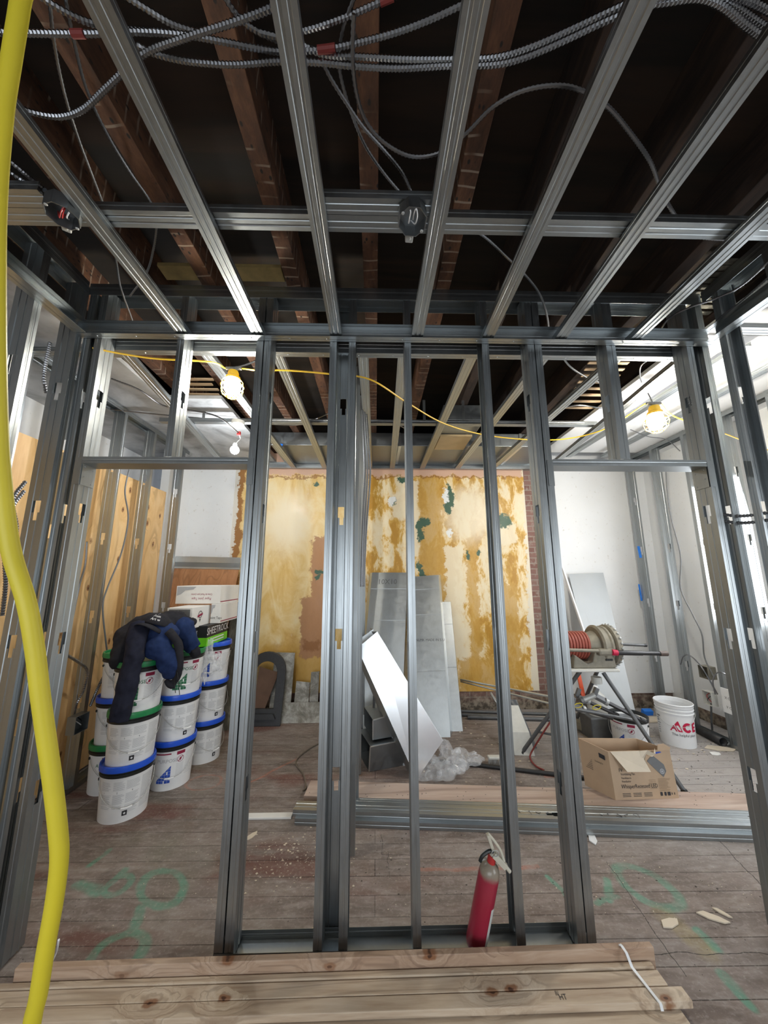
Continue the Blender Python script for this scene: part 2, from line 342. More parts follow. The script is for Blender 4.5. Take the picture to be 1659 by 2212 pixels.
    n.col(c); n.bump(n.math('ADD', g, n.math('SUBTRACT', n.math('MULTIPLY', dn, .5), n.math('MULTIPLY', b.outputs['Fac'], .8))), .5, .006); return n.m
struct('floor', MB().bb((-2.9, -2.2, -.06), (4.9, YB+.3, 0)), floor_mat())

def yellow_mat():
    n = NT('peeling_yellow_plaster', .42); x, y, z = n.xyz()
    wob = n.vmath('SCALE', n.vmath('SUBTRACT', n.noise(10, 7, .72, out=1), (.5, .5, .5)), None, .24)
    p = n.vmath('ADD', n.co, wob); px_, py_, pz_ = n.xyz(p)
    a = n.noise(2.6, 6, .62, n.scale((1.6, 1, .8)), .9)
    left = n.ramp(a, [(.25, (.60, .33, .07)), (.42, (.74, .50, .17)), (.56, (.83, .64, .32)), (.75, (.86, .75, .52))])
    b = n.noise(4.2, 7, .68, n.scale((1.7, 1, .8)), .35)
    right = n.ramp(b, [(.40, (.52, .27, .035)), (.465, (.66, .39, .08)), (.50, (.80, .60, .30)), (.56, (.85, .71, .46)), (.68, (.88, .76, .54))])
    c = n.mix(n.step(x, -.3, -.2), left, right)
    fine = n.noise(30, 4, .7, n.scale((1, 1, .5))); c = n.mix(n.math('MULTIPLY', n.step(fine, .6, .75), .3), c, (.90, .80, .60))
    def W(a_, b_): q = atY(a_, b_, YB); return q.x, q.z
    def rect(u0, v0, u1, v1, soft=.012):
        x0, z1 = W(u0, v0); x1, z0 = W(u1, v1)
        f = n.math('MULTIPLY', n.step(px_, x0-soft, x0+soft), n.step(px_, x1+soft, x1-soft)); g_ = n.math('MULTIPLY', n.step(pz_, z0-soft, z0+soft), n.step(pz_, z1+soft, z1-soft)); return n.math('MULTIPLY', f, g_)
    def blob(u0, v0, ru, rv, e=.15):
        cx, cz = W(u0, v0); v = n.vmath('MULTIPLY', n.vmath('SUBTRACT', p, (cx, 0, cz)), (173/ru, 0, 173/rv)); return n.step(n.vmath('LENGTH', v), 1+e, 1-e)
    och = (.52, .27, .035); brn = (.42, .21, .09); grn = (.055, .12, .075); crm = (.86, .75, .54); wht = (.86, .86, .83)
    for r in [rect(905, 1030, 960, 1240), rect(915, 1180, 985, 1330), rect(1005, 1160, 1045, 1500), rect(1075, 1260, 1130, 1480), rect(560, 1390, 700, 1520, .05), rect(990, 1420, 1110, 1500, .03)]: c = n.mix(n.math('MULTIPLY', r, .8), c, n.mix(fine, och, (.66, .40, .09)))
    for r in [rect(880, 1040, 905, 1200), rect(960, 1180, 1008, 1420), blob(1015, 1110, 55, 60, .4), blob(1095, 1150, 22, 30), blob(870, 1090, 26, 34), blob(620, 1130, 46, 62, .6)]: c = n.mix(n.math('MULTIPLY', r, .85), c, crm)
    for r in [rect(675, 1160, 706, 1300), rect(652, 1290, 706, 1420)]: c = n.mix(r, c, n.mix(fine, brn, (.5, .26, .12)))
    for r in [rect(655, 1385, 690, 1402, .02), rect(545, 1028, 706, 1033, .006), rect(788, 1028, 1115, 1033, .006)]: c = n.mix(n.math('MULTIPLY', r, .8), c, (.30, .12, .03))
    for u0, v0, ru, rv in [(972, 1070, 8, 26), (966, 1095, 9, 14), (870, 1038, 8, 8), (852, 1085, 6, 10), (916, 1128, 14, 9), (906, 1150, 8, 22), (1088, 1125, 17, 16), (1012, 1200, 6, 12), (1030, 1192, 4, 6), (908, 1235, 7, 22), (690, 1235, 8, 9), (684, 1250, 5, 6), (682, 1045, 6, 6)]: c = n.mix(blob(u0, v0, ru, rv), c, grn)
    for u0, v0, ru, rv in [(962, 1072, 6, 16), (848, 1083, 9, 9), (970, 1150, 4, 6)]: c = n.mix(blob(u0, v0, ru, rv), c, wht)
    # bare border of pinkish scratch coat, brown strip at the left edge
    c = n.mix(n.step(pz_, 2.79, 2.81), c, (.66, .42, .30))
    c = n.mix(n.step(px_, -1.62, -1.66), c, (.74, .52, .22)); c = n.mix(n.step(px_, -1.66, -1.68), c, (.34, .16, .05)); c = n.mix(n.step(px_, -1.74, -1.75), c, (.72, .68, .6))
    c = n.mix(n.step(n.math('ADD', px_, n.math('MULTIPLY', n.math('SUBTRACT', 2.9, z), .03)), 1.90, 1.92), c, (.78, .70, .55))
    n.col(c); n.rough(n.ramp(a, [(.3, .32), (.7, .55)])); n.bump(b, .25, .01); return n.m
mb = MB(); mb.bb((-1.79, YB, .20), (1.92, YB+.05, 3.3)); struct('wall_back', mb, yellow_mat())
struct('wall_back_left', MB().bb((-2.6, YB-.005, -.02), (-1.79, YB+.05, 3.3)), MT['plaster'])
struct('wall_back_right', MB().bb((2.06, YB-.02, .17), (4.9, YB+.05, 3.3)), MT['plaster'])
mb = MB(); mb.bb((1.92, YB+.012, 0), (2.06, YB+.06, 3.3)); mb.bb((-1.79, YB+.01, 0), (1.92, YB+.06, .20)); mb.bb((2.06, YB+.0, 0), (4.9, YB+.06, .17)); struct('wall_back_brick', mb, MT['brick'])
# left boundary: the rear corner is plastered, the rest is open framing on plywood
struct('wall_left', MB().bb((-2.42, 3.93, 0), (-2.33, YB, 3.3)), MT['plaster'])
struct('wall_left_outer', MB().bb((-2.9, -2.2, 0), (-2.84, YB+.3, 3.3)), MT['plaster'])
struct('wall_right', MB().bb((3.50, 1.9, .12), (3.56, YB, 3.3)), MT['plaster'])
struct('wall_right_outer', MB().bb((4.85, -2.2, 0), (4.9, YB, 3.3)), MT['plaster'])
struct('wall_front', MB().bb((-2.9, -2.26, 0), (4.9, -2.2, 3.3)), MT['plaster'])
struct('baseboard_right_brick', MB().bb((3.505, 1.9, 0), (3.56, YB, .12)), MT['brick'])
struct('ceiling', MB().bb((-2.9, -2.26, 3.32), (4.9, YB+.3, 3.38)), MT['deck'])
# drywall ceilings of the rooms at either side
struct('ceiling_right_drywall', MB().bb((2.02, 1.95, 3.0), (3.5, YB-.35, 3.03)), MT['plaster'])
struct('ceiling_far_right_drywall', MB().bb((2.02, -1.5, 2.98), (4.85, 1.9, 3.01)), MT['plaster'])
gy = NT('grey_stained_drywall', .55); gf = gy.noise(3, 5, .6, None, .5); gy.col(gy.ramp(gf, [(.3, (.20, .20, .20)), (.5, (.42, .43, .44)), (.75, (.62, .63, .64))])); MT['greydry'] = gy.m
struct('ceiling_left_drywall', MB().bb((-2.84, -1.0, 2.96), (-1.75, YB, 2.99)), MT['greydry'])
struct('ceiling_left_rear_drywall', MB().bb((-1.75, 2.75, 2.96), (-1.28, YB, 2.99)), MT['greydry'])

# plywood sheets sheathing the left wall
for i, (y0, y1, pl) in enumerate([(.25, 1.47, 'nearest the hose'), (1.475, 2.69, 'in the middle, beside the buckets'), (2.695, 3.91, 'at the rear end of the left wall')]):
    tag(MB().bb((-2.352, y0, .015), (-2.334, y1, 2.445)).build('plywood_sheet', MT['ply']), 'knotty pine plywood sheet ' + pl, 'plywood', 'plywood sheets on the left wall')
for y in (.3, 1.5, 2.7, 3.9): tag(MB().bb((-2.84, y, 0), (-2.36, y+.02, 2.95)).build('plywood_fin', MT['pine']), 'hidden pine backing post behind the plywood at %.1f metres' % y, 'post') if False else None

# ================================================================== OLD CEILING
JX = [(-2.15, -2.15), (-1.72, -1.70), (-1.30, -1.28), (-.93, -.88), (-.455, -.455), (-.03, -.03), (.37, .375), (.66, .84), (1.13, 1.24), (1.60, 1.66), (2.1, 2.1)]
names = ['outermost on the left', 'second from the left', 'third from the left', 'fourth from the left, left of the left bulb', 'fifth from the left, behind the second runner', 'brick red one nearest the picture centre', 'just right of the centre box', 'with a long crack, right of centre', 'behind the right runners', 'beside the right wall', 'outermost on the right']
for (x0, x1), nm in zip(JX, names):
    d = (x1-x0)/.8; ya, yb = -1.2, YB
    xa = x0 if abs(d) < .06 else x0-.05; xb = x1+(x1-x0)*.25; mb = MB()
    wd = .075
    mb.add([(xa-wd/2, ya, 3.09), (xa+wd/2, ya, 3.09), (xa+wd/2, ya, 3.32), (xa-wd/2, ya, 3.32), (xb-wd/2, yb, 3.09), (xb+wd/2, yb, 3.09), (xb+wd/2, yb, 3.32), (xb-wd/2, yb, 3.32)], [(0, 1, 2, 3), (4, 7, 6, 5), (0, 4, 5, 1), (1, 5, 6, 2), (2, 6, 7, 3), (3, 7, 4, 0)])
    tag(mb.build('ceiling_joist', MT['shadedjoist' if x0 > .5 else 'joist'], bevel=.003), 'old brown ceiling joist with lath marks, ' + nm, 'joist', 'old ceiling joists')
yp = plain('yellowed_plaster_board', (.22, .16, .06), .8, 0, .6, 14, .3)
tag(MB().bb((-1.14, 1.61, 3.10), (-.93, 1.70, 3.12)).build('plaster_patch', yp), 'yellowed board patch between the joists above the left runners', 'board', 'yellowed board patches')
tag(MB().bb((-.80, 1.61, 3.10), (-.50, 1.70, 3.12)).build('plaster_patch', yp), 'yellowed board patch between the fourth and fifth joists, above the ledger', 'board', 'yellowed board patches')
# broken laths seen past the left bulb
ORD = ['first', 'second', 'third', 'fourth', 'fifth', 'sixth', 'seventh', 'eighth', 'ninth', 'tenth', 'eleventh', 'twelfth']
for i in range(9):
    q = atZ(424+rnd.uniform(-3, 6), 818+i*11, 3.08); L = rnd.uniform(.10, .30)
    tag(MB().bb((q.x-.12, q.y, 3.078), (q.x+L, q.y+.028, 3.088)).build('broken_lath', MT['lath']), 'pale broken lath left of the left bulb, %s from the front' % ORD[i], 'lath', 'broken laths by the left bulb')
for i in range(9):
    q = atZ(1545-i*12, 560+i*14, 3.10); L = .30
    tag(MB().bb((q.x-.02, q.y, 3.10), (q.x+L, q.y+.03, 3.108)).build('ceiling_lath', MT['dirtwood']), 'dark old lath by the near right wall, %s from the nearest' % ORD[i], 'lath', 'dark laths by the right wall')
for i in range(8):
    q = atZ(1235+i*8, 880-i*14, 3.05); tag(MB().bb((q.x-.06, q.y, 3.05), (q.x+.24, q.y+.03, 3.058)).build('exposed_lath', MT['lath']), 'brown exposed lath above the right rear runners, %s from the rear' % ORD[i], 'lath', 'exposed laths in the rear room')

# ================================================================== FRONT PARTITION
PY, PW = 1.72, .092
X0, X1 = -1.56, 1.84
G = 'studs of the front partition'
ZT = 3.06
fwd = (0, 1, 0)
stud('metal_stud', 'steel jamb stud left of the left doorway, with tan showing through its slots', G, -1.455, PY, .01, ZT, fwd, (-1, 0, 0))
stud('metal_stud', 'steel corner stud at the left end of the front partition', G, -1.55, PY, .01, ZT, fwd, (1, 0, 0))
stud('metal_stud', 'left half of the doubled steel stud right of the left doorway', G, -.639, PY, .01, ZT, fwd, (1, 0, 0))
stud('metal_stud', 'right half of the doubled steel stud right of the left doorway', G, -.562, PY, .01, ZT, fwd, (-1, 0, 0))
stud('metal_stud', 'steel stud forming the left edge of the central column', G, -.212, PY, .01, ZT, fwd, (-1, 0, 0), holes=())
stud('metal_stud', 'steel stud forming the right edge of the central column', G, -.145, PY, .01, ZT, fwd, (1, 0, 0), holes=())
stud('metal_stud', 'steel stud turned flat at the back of the central column', G, -.228, PY+.105, .01, ZT, (1, 0, 0), (0, 1, 0), W=.10)
stud('metal_stud', 'slim steel stud just right of the central column', G, .155, PY, .01, ZT, fwd, (1, 0, 0), F=.033)
stud('metal_stud', 'steel stud with the fire extinguisher leaning by it', G, .612, PY, .01, ZT, fwd, (-1, 0, 0), F=.036)
stud('metal_stud', 'left half of the doubled steel stud left of the right doorway', G, .826, PY, .01, ZT, fwd, (1, 0, 0))
stud('metal_stud', 'right half of the doubled steel stud left of the right doorway', G, .902, PY, .01, ZT, fwd, (-1, 0, 0))
stud('metal_stud', 'steel jamb stud right of the right doorway, with a tan slot', G, 1.712, PY, .01, ZT, fwd, (1, 0, 0))
stud('metal_stud', 'steel corner stud at the right end of the front partition', G, 1.835, PY, .01, ZT, fwd, (-1, 0, 0))
G2 = 'short studs over the doorways'
stud('cripple_stud', 'short steel stud above the left door header, lit by the bulb', G2, -1.022, PY, 2.10, ZT, fwd, (-1, 0, 0), cat='metal stud')
stud('cripple_stud', 'short steel stud above the right door header', G2, 1.262, PY, 2.10, ZT, fwd, (1, 0, 0), F=.05)
# door headers: trays with folded ends
def header(xa, xb, lab):
    e = empty('door_header', lab, 'header', 'door headers')
    mb = MB(); channel(mb, (xa, PY-.003, 2.062), (1, 0, 0), (0, 1, 0), (0, 0, 1), xb-xa, .098, .034, 0, (), False); mb.build('header_track', MT['steel'], e, solid=.0012)
    for x, s in ((xa, 1), (xb, -1)):
        mb = MB(); mb.bb((x-.001, PY+.004, 1.955), (x+.0015, PY+.088, 2.062)); mb.bb((min(x, x+s*-.03), PY-.0045, 1.955), (max(x, x+s*-.03), PY-.003, 2.092)); screws(mb, [(x+s*.001, PY+.02, 2.0), (x+s*.001, PY+.07, 2.04), (x+s*.001, PY+.07, 1.97), (x+s*.001, PY+.02, 2.05)], (s, 0, 0)); mb.build('folded_tab', MT['steel'], e)
header(-1.453, -.641, 'steel door header track above the left doorway'); header(.904, 1.708, 'steel door header track above the right doorway')
# top and bottom tracks
rail('top_track', 'steel top track of the front partition under the old joists', None, (X0, PY-.002, 3.085), (1, 0, 0), (0, 1, 0), (0, 0, -1), X1-X0, .096, .07, 0, 'metal track', False)
rail('bottom_track', 'steel bottom track between the doorways behind the timber', None, (-.64, PY-.002, .003), (1, 0, 0), (0, 1, 0), (0, 0, 1), 1.55, .096, .034, 0, 'metal track', False)
# near ledger (flange forward) and far ledger
def ledger(lab, y, s, xa, xb, z=2.752, d=.042):
    mb = MB(); channel(mb, (xa, y, z), (1, 0, 0), (0, 0, 1), (0, s, 0), xb-xa, .075, d, 0, (), True)
    screws(mb, [(xa+.1+i*.2, y+s*d*.5, z-.001) for i in range(int((xb-xa)/.2))], (0, 0, -1), .0035)
    return tag(mb.build('ledger_track', MT['steel'], solid=.0012), lab, 'metal track', 'ledger tracks')
ledger('steel ledger track on the near face of the front partition, carrying the runners', PY-.003, -1, X0, X1)
ledger('steel ledger track on the far face of the front partition', PY+PW+.003, 1, -1.6, 1.9)
ledger('steel ledger track along the top of the peeling yellow wall', YB-.03, -1, -2.3, 3.45, 2.875)
# side-wall ledgers in the near room
for x, s, lab in ((X0, 1, 'steel ledger track along the left side wall'), (X1, -1, 'steel ledger track along the right side wall')):
    mb = MB(); channel(mb, (x, -.9, 2.752), (0, 1, 0), (0, 0, 1), (s, 0, 0), PY+.9-.05, .064, .06, 0, (), True); tag(mb.build('ledger_track', MT['steel'], solid=.0012), lab, 'metal track', 'ledger tracks')

# ------------------------------------------------------------------ ceiling runners of the near room
ends = [(390.5, 716), (555, 718), (725, 721), (902, 723.6), (1055.5, 726), (1214, 727.5), (1375, 731)]
starts = [(18, 242), (207, 0), (612, 0), (1031, 0), (1390, 0), (1640, 140), (1652, 470)]
words = ['first from the left', 'second from the left', 'third from the left', 'fourth, just right of centre', 'fifth from the left', 'sixth from the left', 'seventh, nearest the right wall']
for e_, s_, wd in zip(ends, starts, words):
    a = atZ(*s_, 2.76); b = atZ(*e_, 2.76); d = (b-a); d.z = 0; d.normalize()
    y1 = PY-.006; y0 = -.85; pa = a+d*((y0-a.y)/d.y); pb = a+d*((y1-a.y)/d.y); side = Vector((d.y, -d.x, 0))
    mb = MB(); channel(mb, pa-side*.03, d, side, (0, 0, 1), (pb-pa).length, .06, .03, .006, (), True)
    tag(mb.build('ceiling_runner', MT['steel'], solid=.0012), 'steel ceiling runner over the near room, ' + wd, 'ceiling runner', 'ceiling runners of the near room')
rail('carrying_channel', 'steel cross channel lying over the near ceiling runners', 'carrying channels', (X0+.01, 1.075, 2.797), (1, 0, 0), (0, 1, 0), (0, 0, 1), X1-X0-.02, .064, .035, .006, 'metal channel')
rail('carrying_channel', 'second steel channel piece spliced between the centre runners', 'carrying channels', (-.24, 1.015, 2.7975), (1, 0, 0), (0, 1, 0), (0, 0, 1), .50, .058, .035, .006, 'metal channel')
rail('carrying_channel', 'second steel channel piece spliced at the left wall by the red wired box', 'carrying channels', (X0+.01, 1.012, 2.7975), (1, 0, 0), (0, 1, 0), (0, 0, 1), .40, .061, .035, .006, 'metal channel')
# ------------------------------------------------------------------ runners of the rear room (slightly rising to the back wall)
bk = [((272, 770), (480, 1000), 'leftmost, ending in the grey ceiling'), ((445, 768), (630, 1006), 'passing the left bulb'), ((598, 768), (699, 1006), 'second right of the left bulb'), ((872, 768), (848, 1008), 'over the tall duct pieces'), ((1022, 768), (914, 1008), 'above the middle of the peeling wall'), ((1180, 770), (992, 1008), 'above the green peeled patches'), ((1320, 790), (1070, 1008), 'along the brown laths'), ((1452, 800), (1200, 1000), 'along the edge of the white ceiling')]
def zr(y): return 2.757+(2.875-2.757)*(y-1.86)/(YB-1.86)
def atR(a, b):
    d = ray(a, b); k = (2.875-2.757)/(YB-1.86); t = (2.757-k*1.86-CAMZ)/(d.z-k*d.y); q = d*t; q.z += CAMZ; return q
for s_, e_, wd in bk:
    a = atR(*s_); b = atR(*e_); d = b-a
    pa = a+d*((1.86-a.y)/d.y); pb = a+d*((YB-.034-a.y)/d.y); d = (pb-pa).normalized(); side = Vector((d.y, -d.x, 0)).normalized(); up = side.cross(d); up = up if up.z > 0 else -up
    mb = MB(); channel(mb, pa-side*.03+up*.004, d, side, up, (pb-pa).length, .06, .03, .006, (), True)
    tag(mb.build('rear_ceiling_runner', MT['steel'], solid=.0012), 'steel ceiling runner in the rear room, ' + wd, 'ceiling runner', 'ceiling runners of the rear room')
pa = atR(793, 772); mb = MB(); channel(mb, (-.105, 1.87, 2.768), (0, 1, .046), (1, 0, 0), (0, 0, 1), YB-.035-1.87, .06, .03, .006, (), True); tag(mb.build('rear_ceiling_runner', MT['steel'], solid=.0012), 'steel ceiling runner in the rear room, hugging the inner stud wall', 'ceiling runner', 'ceiling runners of the rear room')
ym = atR(900, 925).y
rail('carrying_channel', 'steel cross channel over the rear room runners', 'carrying channels', (-1.9, ym, zr(ym)+.045), (1, 0, 0), (0, 1, 0), (0, 0, 1), 3.9, .05, .035, .006, 'metal channel')
for i, (u_, v_, h_) in enumerate([(455, 905, .25), (915, 900, .25), (590, 945, .2), (1010, 880, .28)]):
    q = atZ(u_, v_, 2.95); tag(MB().bb((q.x-.012, ym+.02, 2.90), (q.x+.012, ym+.023, 3.09)).build('hanger_strap', MT['steel']), 'steel hanger strap over the rear cross channel, %s from the left' % ['first', 'third', 'second', 'fourth'][i], 'strap', 'hanger straps')

# ------------------------------------------------------------------ near side walls
GL = 'studs of the near left wall'
for y, w_ in ((1.685, 'against the partition corner'), (1.455, 'nearest the yellow hose'), (1.05, 'just behind the picture edge')):
    if y > 1.2: stud('side_wall_stud', 'steel stud of the near left wall ' + w_, GL, X0, y, .01, ZT, (-1, 0, 0), (0, 1, 0))
GR = 'studs of the near right wall'
for y, w_ in ((1.66, 'beside the partition corner'), (1.40, 'second from the partition, at the picture edge')):
    stud('side_wall_stud', 'steel stud of the near right wall ' + w_, GR, X1, y, .01, ZT, (1, 0, 0), (0, -1, 0))
for x, s, lab in ((X0+.002, -1, 'left'), (X1-.002, 1, 'right')):
    rail('top_track', 'steel top track of the near %s wall' % lab, None, (x, -.9, 3.085), (0, 1, 0), (s, 0, 0), (0, 0, -1), PY+.9-.01, .096, .07, 0, 'metal track', False)
    rail('bottom_track', 'steel bottom track of the near %s wall' % lab, None, (x, 1.0, .003), (0, 1, 0), (s, 0, 0), (0, 0, 1), .70, .096, .034, 0, 'metal track', False)
# ------------------------------------------------------------------ stud row before the plywood
GP = 'studs standing before the plywood'
for i, (u_, v_) in enumerate([(255, 1007), (322, 1040)]):
    y = atX(u_, v_, -2.17).y; stud('plywood_wall_stud', 'steel stud before the plywood, ' + ['nearer one behind the buckets', 'farther one behind the jacket'][i], GP, -2.17, y, .01, 2.95, (-1, 0, 0), (0, 1, 0))
for y, w_ in ((3.88, 'at the rear end of the plywood'), (2.45, 'seen past the left jamb'), (2.05, 'seen through the left jamb corner'), (1.55, 'beyond the left wall')): stud('plywood_wall_stud', 'steel stud before the plywood, ' + w_, GP, -2.17, y, .01, 2.95, (-1, 0, 0), (0, 1, 0))
rail('wall_rail', 'steel top track above the plywood', None, (-2.17, 1.3, 2.95), (0, 1, 0), (-1, 0, 0), (0, 0, -1), 2.7, .094, .04, 0, 'metal track', False)
rail('wall_rail', 'steel bottom track before the plywood', None, (-2.17, 1.3, .003), (0, 1, 0), (-1, 0, 0), (0, 0, 1), 2.65, .094, .034, 0, 'metal track', False)
# ------------------------------------------------------------------ inner wall going back from the central column
for y, w_ in ((2.25, 'nearest the central column'), (2.655, 'second back'), (3.07, 'third back'), (3.48, 'fourth back, beside the dark duct boxes'), (3.9, 'last before the yellow wall')):
    stud('inner_wall_stud', 'steel stud of the inner wall, ' + w_, 'studs of the inner wall', -.11, y, .01, 2.95, (-1, 0, 0), (0, 1, 0), holes=())
# ------------------------------------------------------------------ stud row before the right white wall
for y, w_ in ((4.24, 'farthest, with blue tape'), (3.83, 'middle one, behind the white bucket'), (3.40, 'nearest, by the white card'), (2.98, 'fourth from the rear'), (2.57, 'fifth from the rear')):
    stud('right_wall_stud', 'steel stud before the right white wall, ' + w_, 'studs before the right white wall', 3.18, y, .01, 3.0, (1, 0, 0), (0, 1, 0), F=.04)
rail('wall_rail', 'steel bottom track before the right white wall', None, (3.18, 2.4, .003), (0, 1, 0), (1, 0, 0), (0, 0, 1), 1.9, .094, .034, 0, 'metal track', False)
rail('wall_rail', 'steel top track before the right white wall', None, (3.18, 2.0, 2.99), (0, 1, 0), (1, 0, 0), (0, 0, -1), 2.3, .094, .04, 0, 'metal track', False)
# beyond the near right wall
for i, (y, z) in enumerate(((1.15, 2.93), (1.75, 2.90))): rail('far_ceiling_rail', 'steel ceiling rail of the far right room, ' + ['nearer', 'farther'][i], 'far right ceiling rails', (2.05, y, z), (1, 0, 0), (0, 1, 0), (0, 0, 1), 2.7, .06, .03, 0)
stud('far_room_stud', 'steel stud standing in the far right room', None, 3.0, 1.5, .01, 2.95, (1, 0, 0), (0, 1, 0))
rail('far_ceiling_rail', 'steel ceiling rail below the grey ceiling on the left', None, (-2.3, 2.05, 2.90), (1, 0, 0), (0, 1, 0), (0, 0, 1), .7, .06, .03, 0)
rail('white_ceiling_rail', 'steel rail crossing under the white ceiling near the right bulb', 'rails under the white ceiling', (2.3, 1.95, 2.93), (.0, 1, 0), (1, 0, 0), (0, 0, 1), 2.1, .06, .03, 0)
rail('white_ceiling_rail', 'steel rail under the white ceiling right of the right bulb', 'rails under the white ceiling', (2.72, 1.95, 2.93), (.0, 1, 0), (1, 0, 0), (0, 0, 1), 2.1, .06, .03, 0)

# ================================================================== LAMPS
def emis(name, c, st):
    n = NT(name, .5); n.col(c); n.put(n.b.inputs['Emission Color'], c); n.b.inputs['Emission Strength'].default_value = st; return n.m
MT['bulb'] = emis('glowing_bulb', (1, .95, .84), 420); MT['led'] = emis('glowing_led', (.93, .97, 1), 330)
def cage_lamp(c, lab, s=1.0, capm='cordyellow'):
    e = empty('string_lamp', lab, 'work lamp', 'caged string lamps', c)
    MB().lathe([(0, -.062*s), (.03*s, -.056*s), (.048*s, -.03*s), (.052*s, 0), (.046*s, .028*s), (.028*s, .05*s), (.02*s, .062*s), (0, .062*s)], 24).build('bulb', MT['bulb'], e, True)
    MB().lathe([(0, .105*s), (.028*s, .105*s), (.034*s, .09*s), (.034*s, .07*s), (.044*s, .062*s), (.046*s, .045*s), (.030*s, .045*s), (0, .05*s)], 20).build('socket_cap', MT[capm], e, True)
    mb = MB()
    for k in range(8):
        a = k*math.pi/4; mb.tube([Vector((math.cos(a)*r, math.sin(a)*r, z))*s for r, z in [(.044, .05), (.066, .02), (.072, -.015), (.06, -.055), (.03, -.078), (.006, -.082)]], .0022*s, 5)
    for r, z in ((.070, .0), (.064, -.045), (.03, -.078)): mb.tube([Vector((math.cos(k*math.pi/12)*r, math.sin(k*math.pi/12)*r, z))*s for k in range(25)], .0022*s, 5)
    mb.build('cage', MT['cordyellow'], e, True)
    mb = MB(); mb.tube([(0, 0, .10*s), (0, 0, .125*s)], .012*s, 8); mb.box((0, 0, .125*s), (.10*s, .02*s, .014*s)); mb.build('cord_clamp', MT['cable'], e)
    return e
LB = atZ(502, 834, 2.62); RB = atZ(1417, 909, 2.64)
cage_lamp(LB, 'caged yellow string lamp glowing near the left doorway top', .92)
cage_lamp(RB, 'caged yellow string lamp glowing under the white ceiling at right', 1.1)
e = empty('led_bulb', 'small round lit LED bulb hanging from the red tagged box', 'lamp', None, atZ(507, 972, 2.64))
MB().lathe([(.038*math.sin(k*math.pi/12), -.038*math.cos(k*math.pi/12)) for k in range(11)], 20).build('glowing_globe', MT['led'], e, True)
MB().lathe([(.018, .034), (.02, .05), (.014, .066), (0, .068)], 16).build('lamp_base', MT['white'], e, True)
q = atZ(507, 972, 2.64); tag(MB().tube(smooth_path([q+Vector((0, 0, .02)), atZ(512, 955, 2.70), atZ(519, 948, 2.76), atZ(516, 938, 2.80)]), .003, 6).build('lamp_wire', MT['white'], None, True), 'thin white wire between the LED lamp and its box', 'wire')

# ------------------------------------------------------------------ cords and cables
def ridged(pts, r, step=.0036, n=7):
    P = smooth_path(pts, 10); out = []; acc = 0; seg = [(P[i+1]-P[i]).length for i in range(len(P)-1)]; tot = sum(seg); N = max(4, int(tot/step)); i = 0; base = 0
    for k in range(N+1):
        d = tot*k/N
        while i < len(seg)-1 and base+seg[i] < d: base += seg[i]; i += 1
        out.append(P[i].lerp(P[i+1], min(1, (d-base)/max(seg[i], 1e-9))))
    rs = [r if k % 2 else r*.74 for k in range(N+1)]; return out, rs
def zpts(px, z):
    out = []
    for k, p in enumerate(px): out.append(atZ(p[0], p[1], p[2] if len(p) > 2 else z))
    return out
def mc(lab, px, z=2.94, r=.0078, step=.0052, name='armored_cable', extra=None, pts=None, grp='armored cables over the ceiling', mat='mc'):
    P = pts or zpts(px, z); o, rs = ridged(P, r, max(step, .0062) if r < .0075 else step); e = MB().tube(o, rs, 7).build(name, MT[mat], None, True)
    tag(e, lab, 'cable', grp)
    for a in (extra or []):
        L = smooth_path(zpts(a, z), 6); MB().tube(L, r*1.12, 9).build('tape_band', MT['redtape'], e, True)
    return e
mc('armored cable across the top left, marked with red tape', [(-40, 66), (0, 70), (80, 72), (200, 73), (300, 69), (400, 76), (480, 90), (560, 106), (610, 112), (690, 108), (740, 100), (840, 75), (930, 42), (1040, -10)], 2.95, .0085, extra=[[(155, 73), (182, 73)], [(686, 108), (704, 106), (724, 103)]])
mc('lowest armored cable of the bundle crossing the whole top', [(296, 98), (330, 115), (400, 132), (500, 140), (600, 134), (690, 136), (760, 143), (860, 148), (960, 143), (1060, 141), (1130, 126), (1220, 88), (1300, 50), (1400, 8), (1450, -12)], 2.93, .0085)
mc('armored cable running just above the lowest one', [(560, 70), (640, 92), (700, 118), (780, 123), (880, 128), (980, 128), (1070, 124), (1150, 100), (1240, 60), (1330, 18), (1390, -8)], 2.955, .0085)
mc('armored cable slanting in from the top left corner', [(70, -20), (110, 8), (160, 36), (210, 54), (260, 63), (330, 70)], 2.97, .009)
mc('armored cable swooping in a loop at the upper left', [(20, 222), (70, 243), (130, 252), (180, 236), (228, 192), (275, 148), (320, 112), (400, 82), (500, 50), (580, 20), (640, -12)], 2.90, .009)
mc('armored cable coming down from the top beside the second runner', [(262, -14), (320, 22), (372, 52), (430, 72)], 2.98, .0085)
mc('armored cable entering at the top left of centre', [(482, -12), (510, 30), (545, 62), (600, 88)], 2.98, .008)
mc('armored cable with a red end entering at the top centre', [(600, 70), (660, 66), (740, 40), (800, 14), (860, -12)], 2.98, .008, extra=[[(822, 5), (850, -7)]])
mc('thin left armored cable hanging down through the left joists', [(106, -10), (118, 100), (140, 205), (168, 295), (196, 370), (222, 438), (240, 490), (252, 570), (262, 625), (285, 690), (300, 742)], 2.99, .0052, .0055)
mc('thin right armored cable hanging down through the left joists', [(140, -10), (160, 90), (188, 195), (232, 290), (280, 370), (326, 437), (338, 480), (332, 535), (316, 590), (280, 640)], 2.99, .0052, .0055)
mc('armored cable curling down from the top to the cross channel', [(768, -12), (742, 60), (732, 130), (742, 190), (765, 260), (792, 320), (830, 375), (866, 418)], 2.98, .0058)
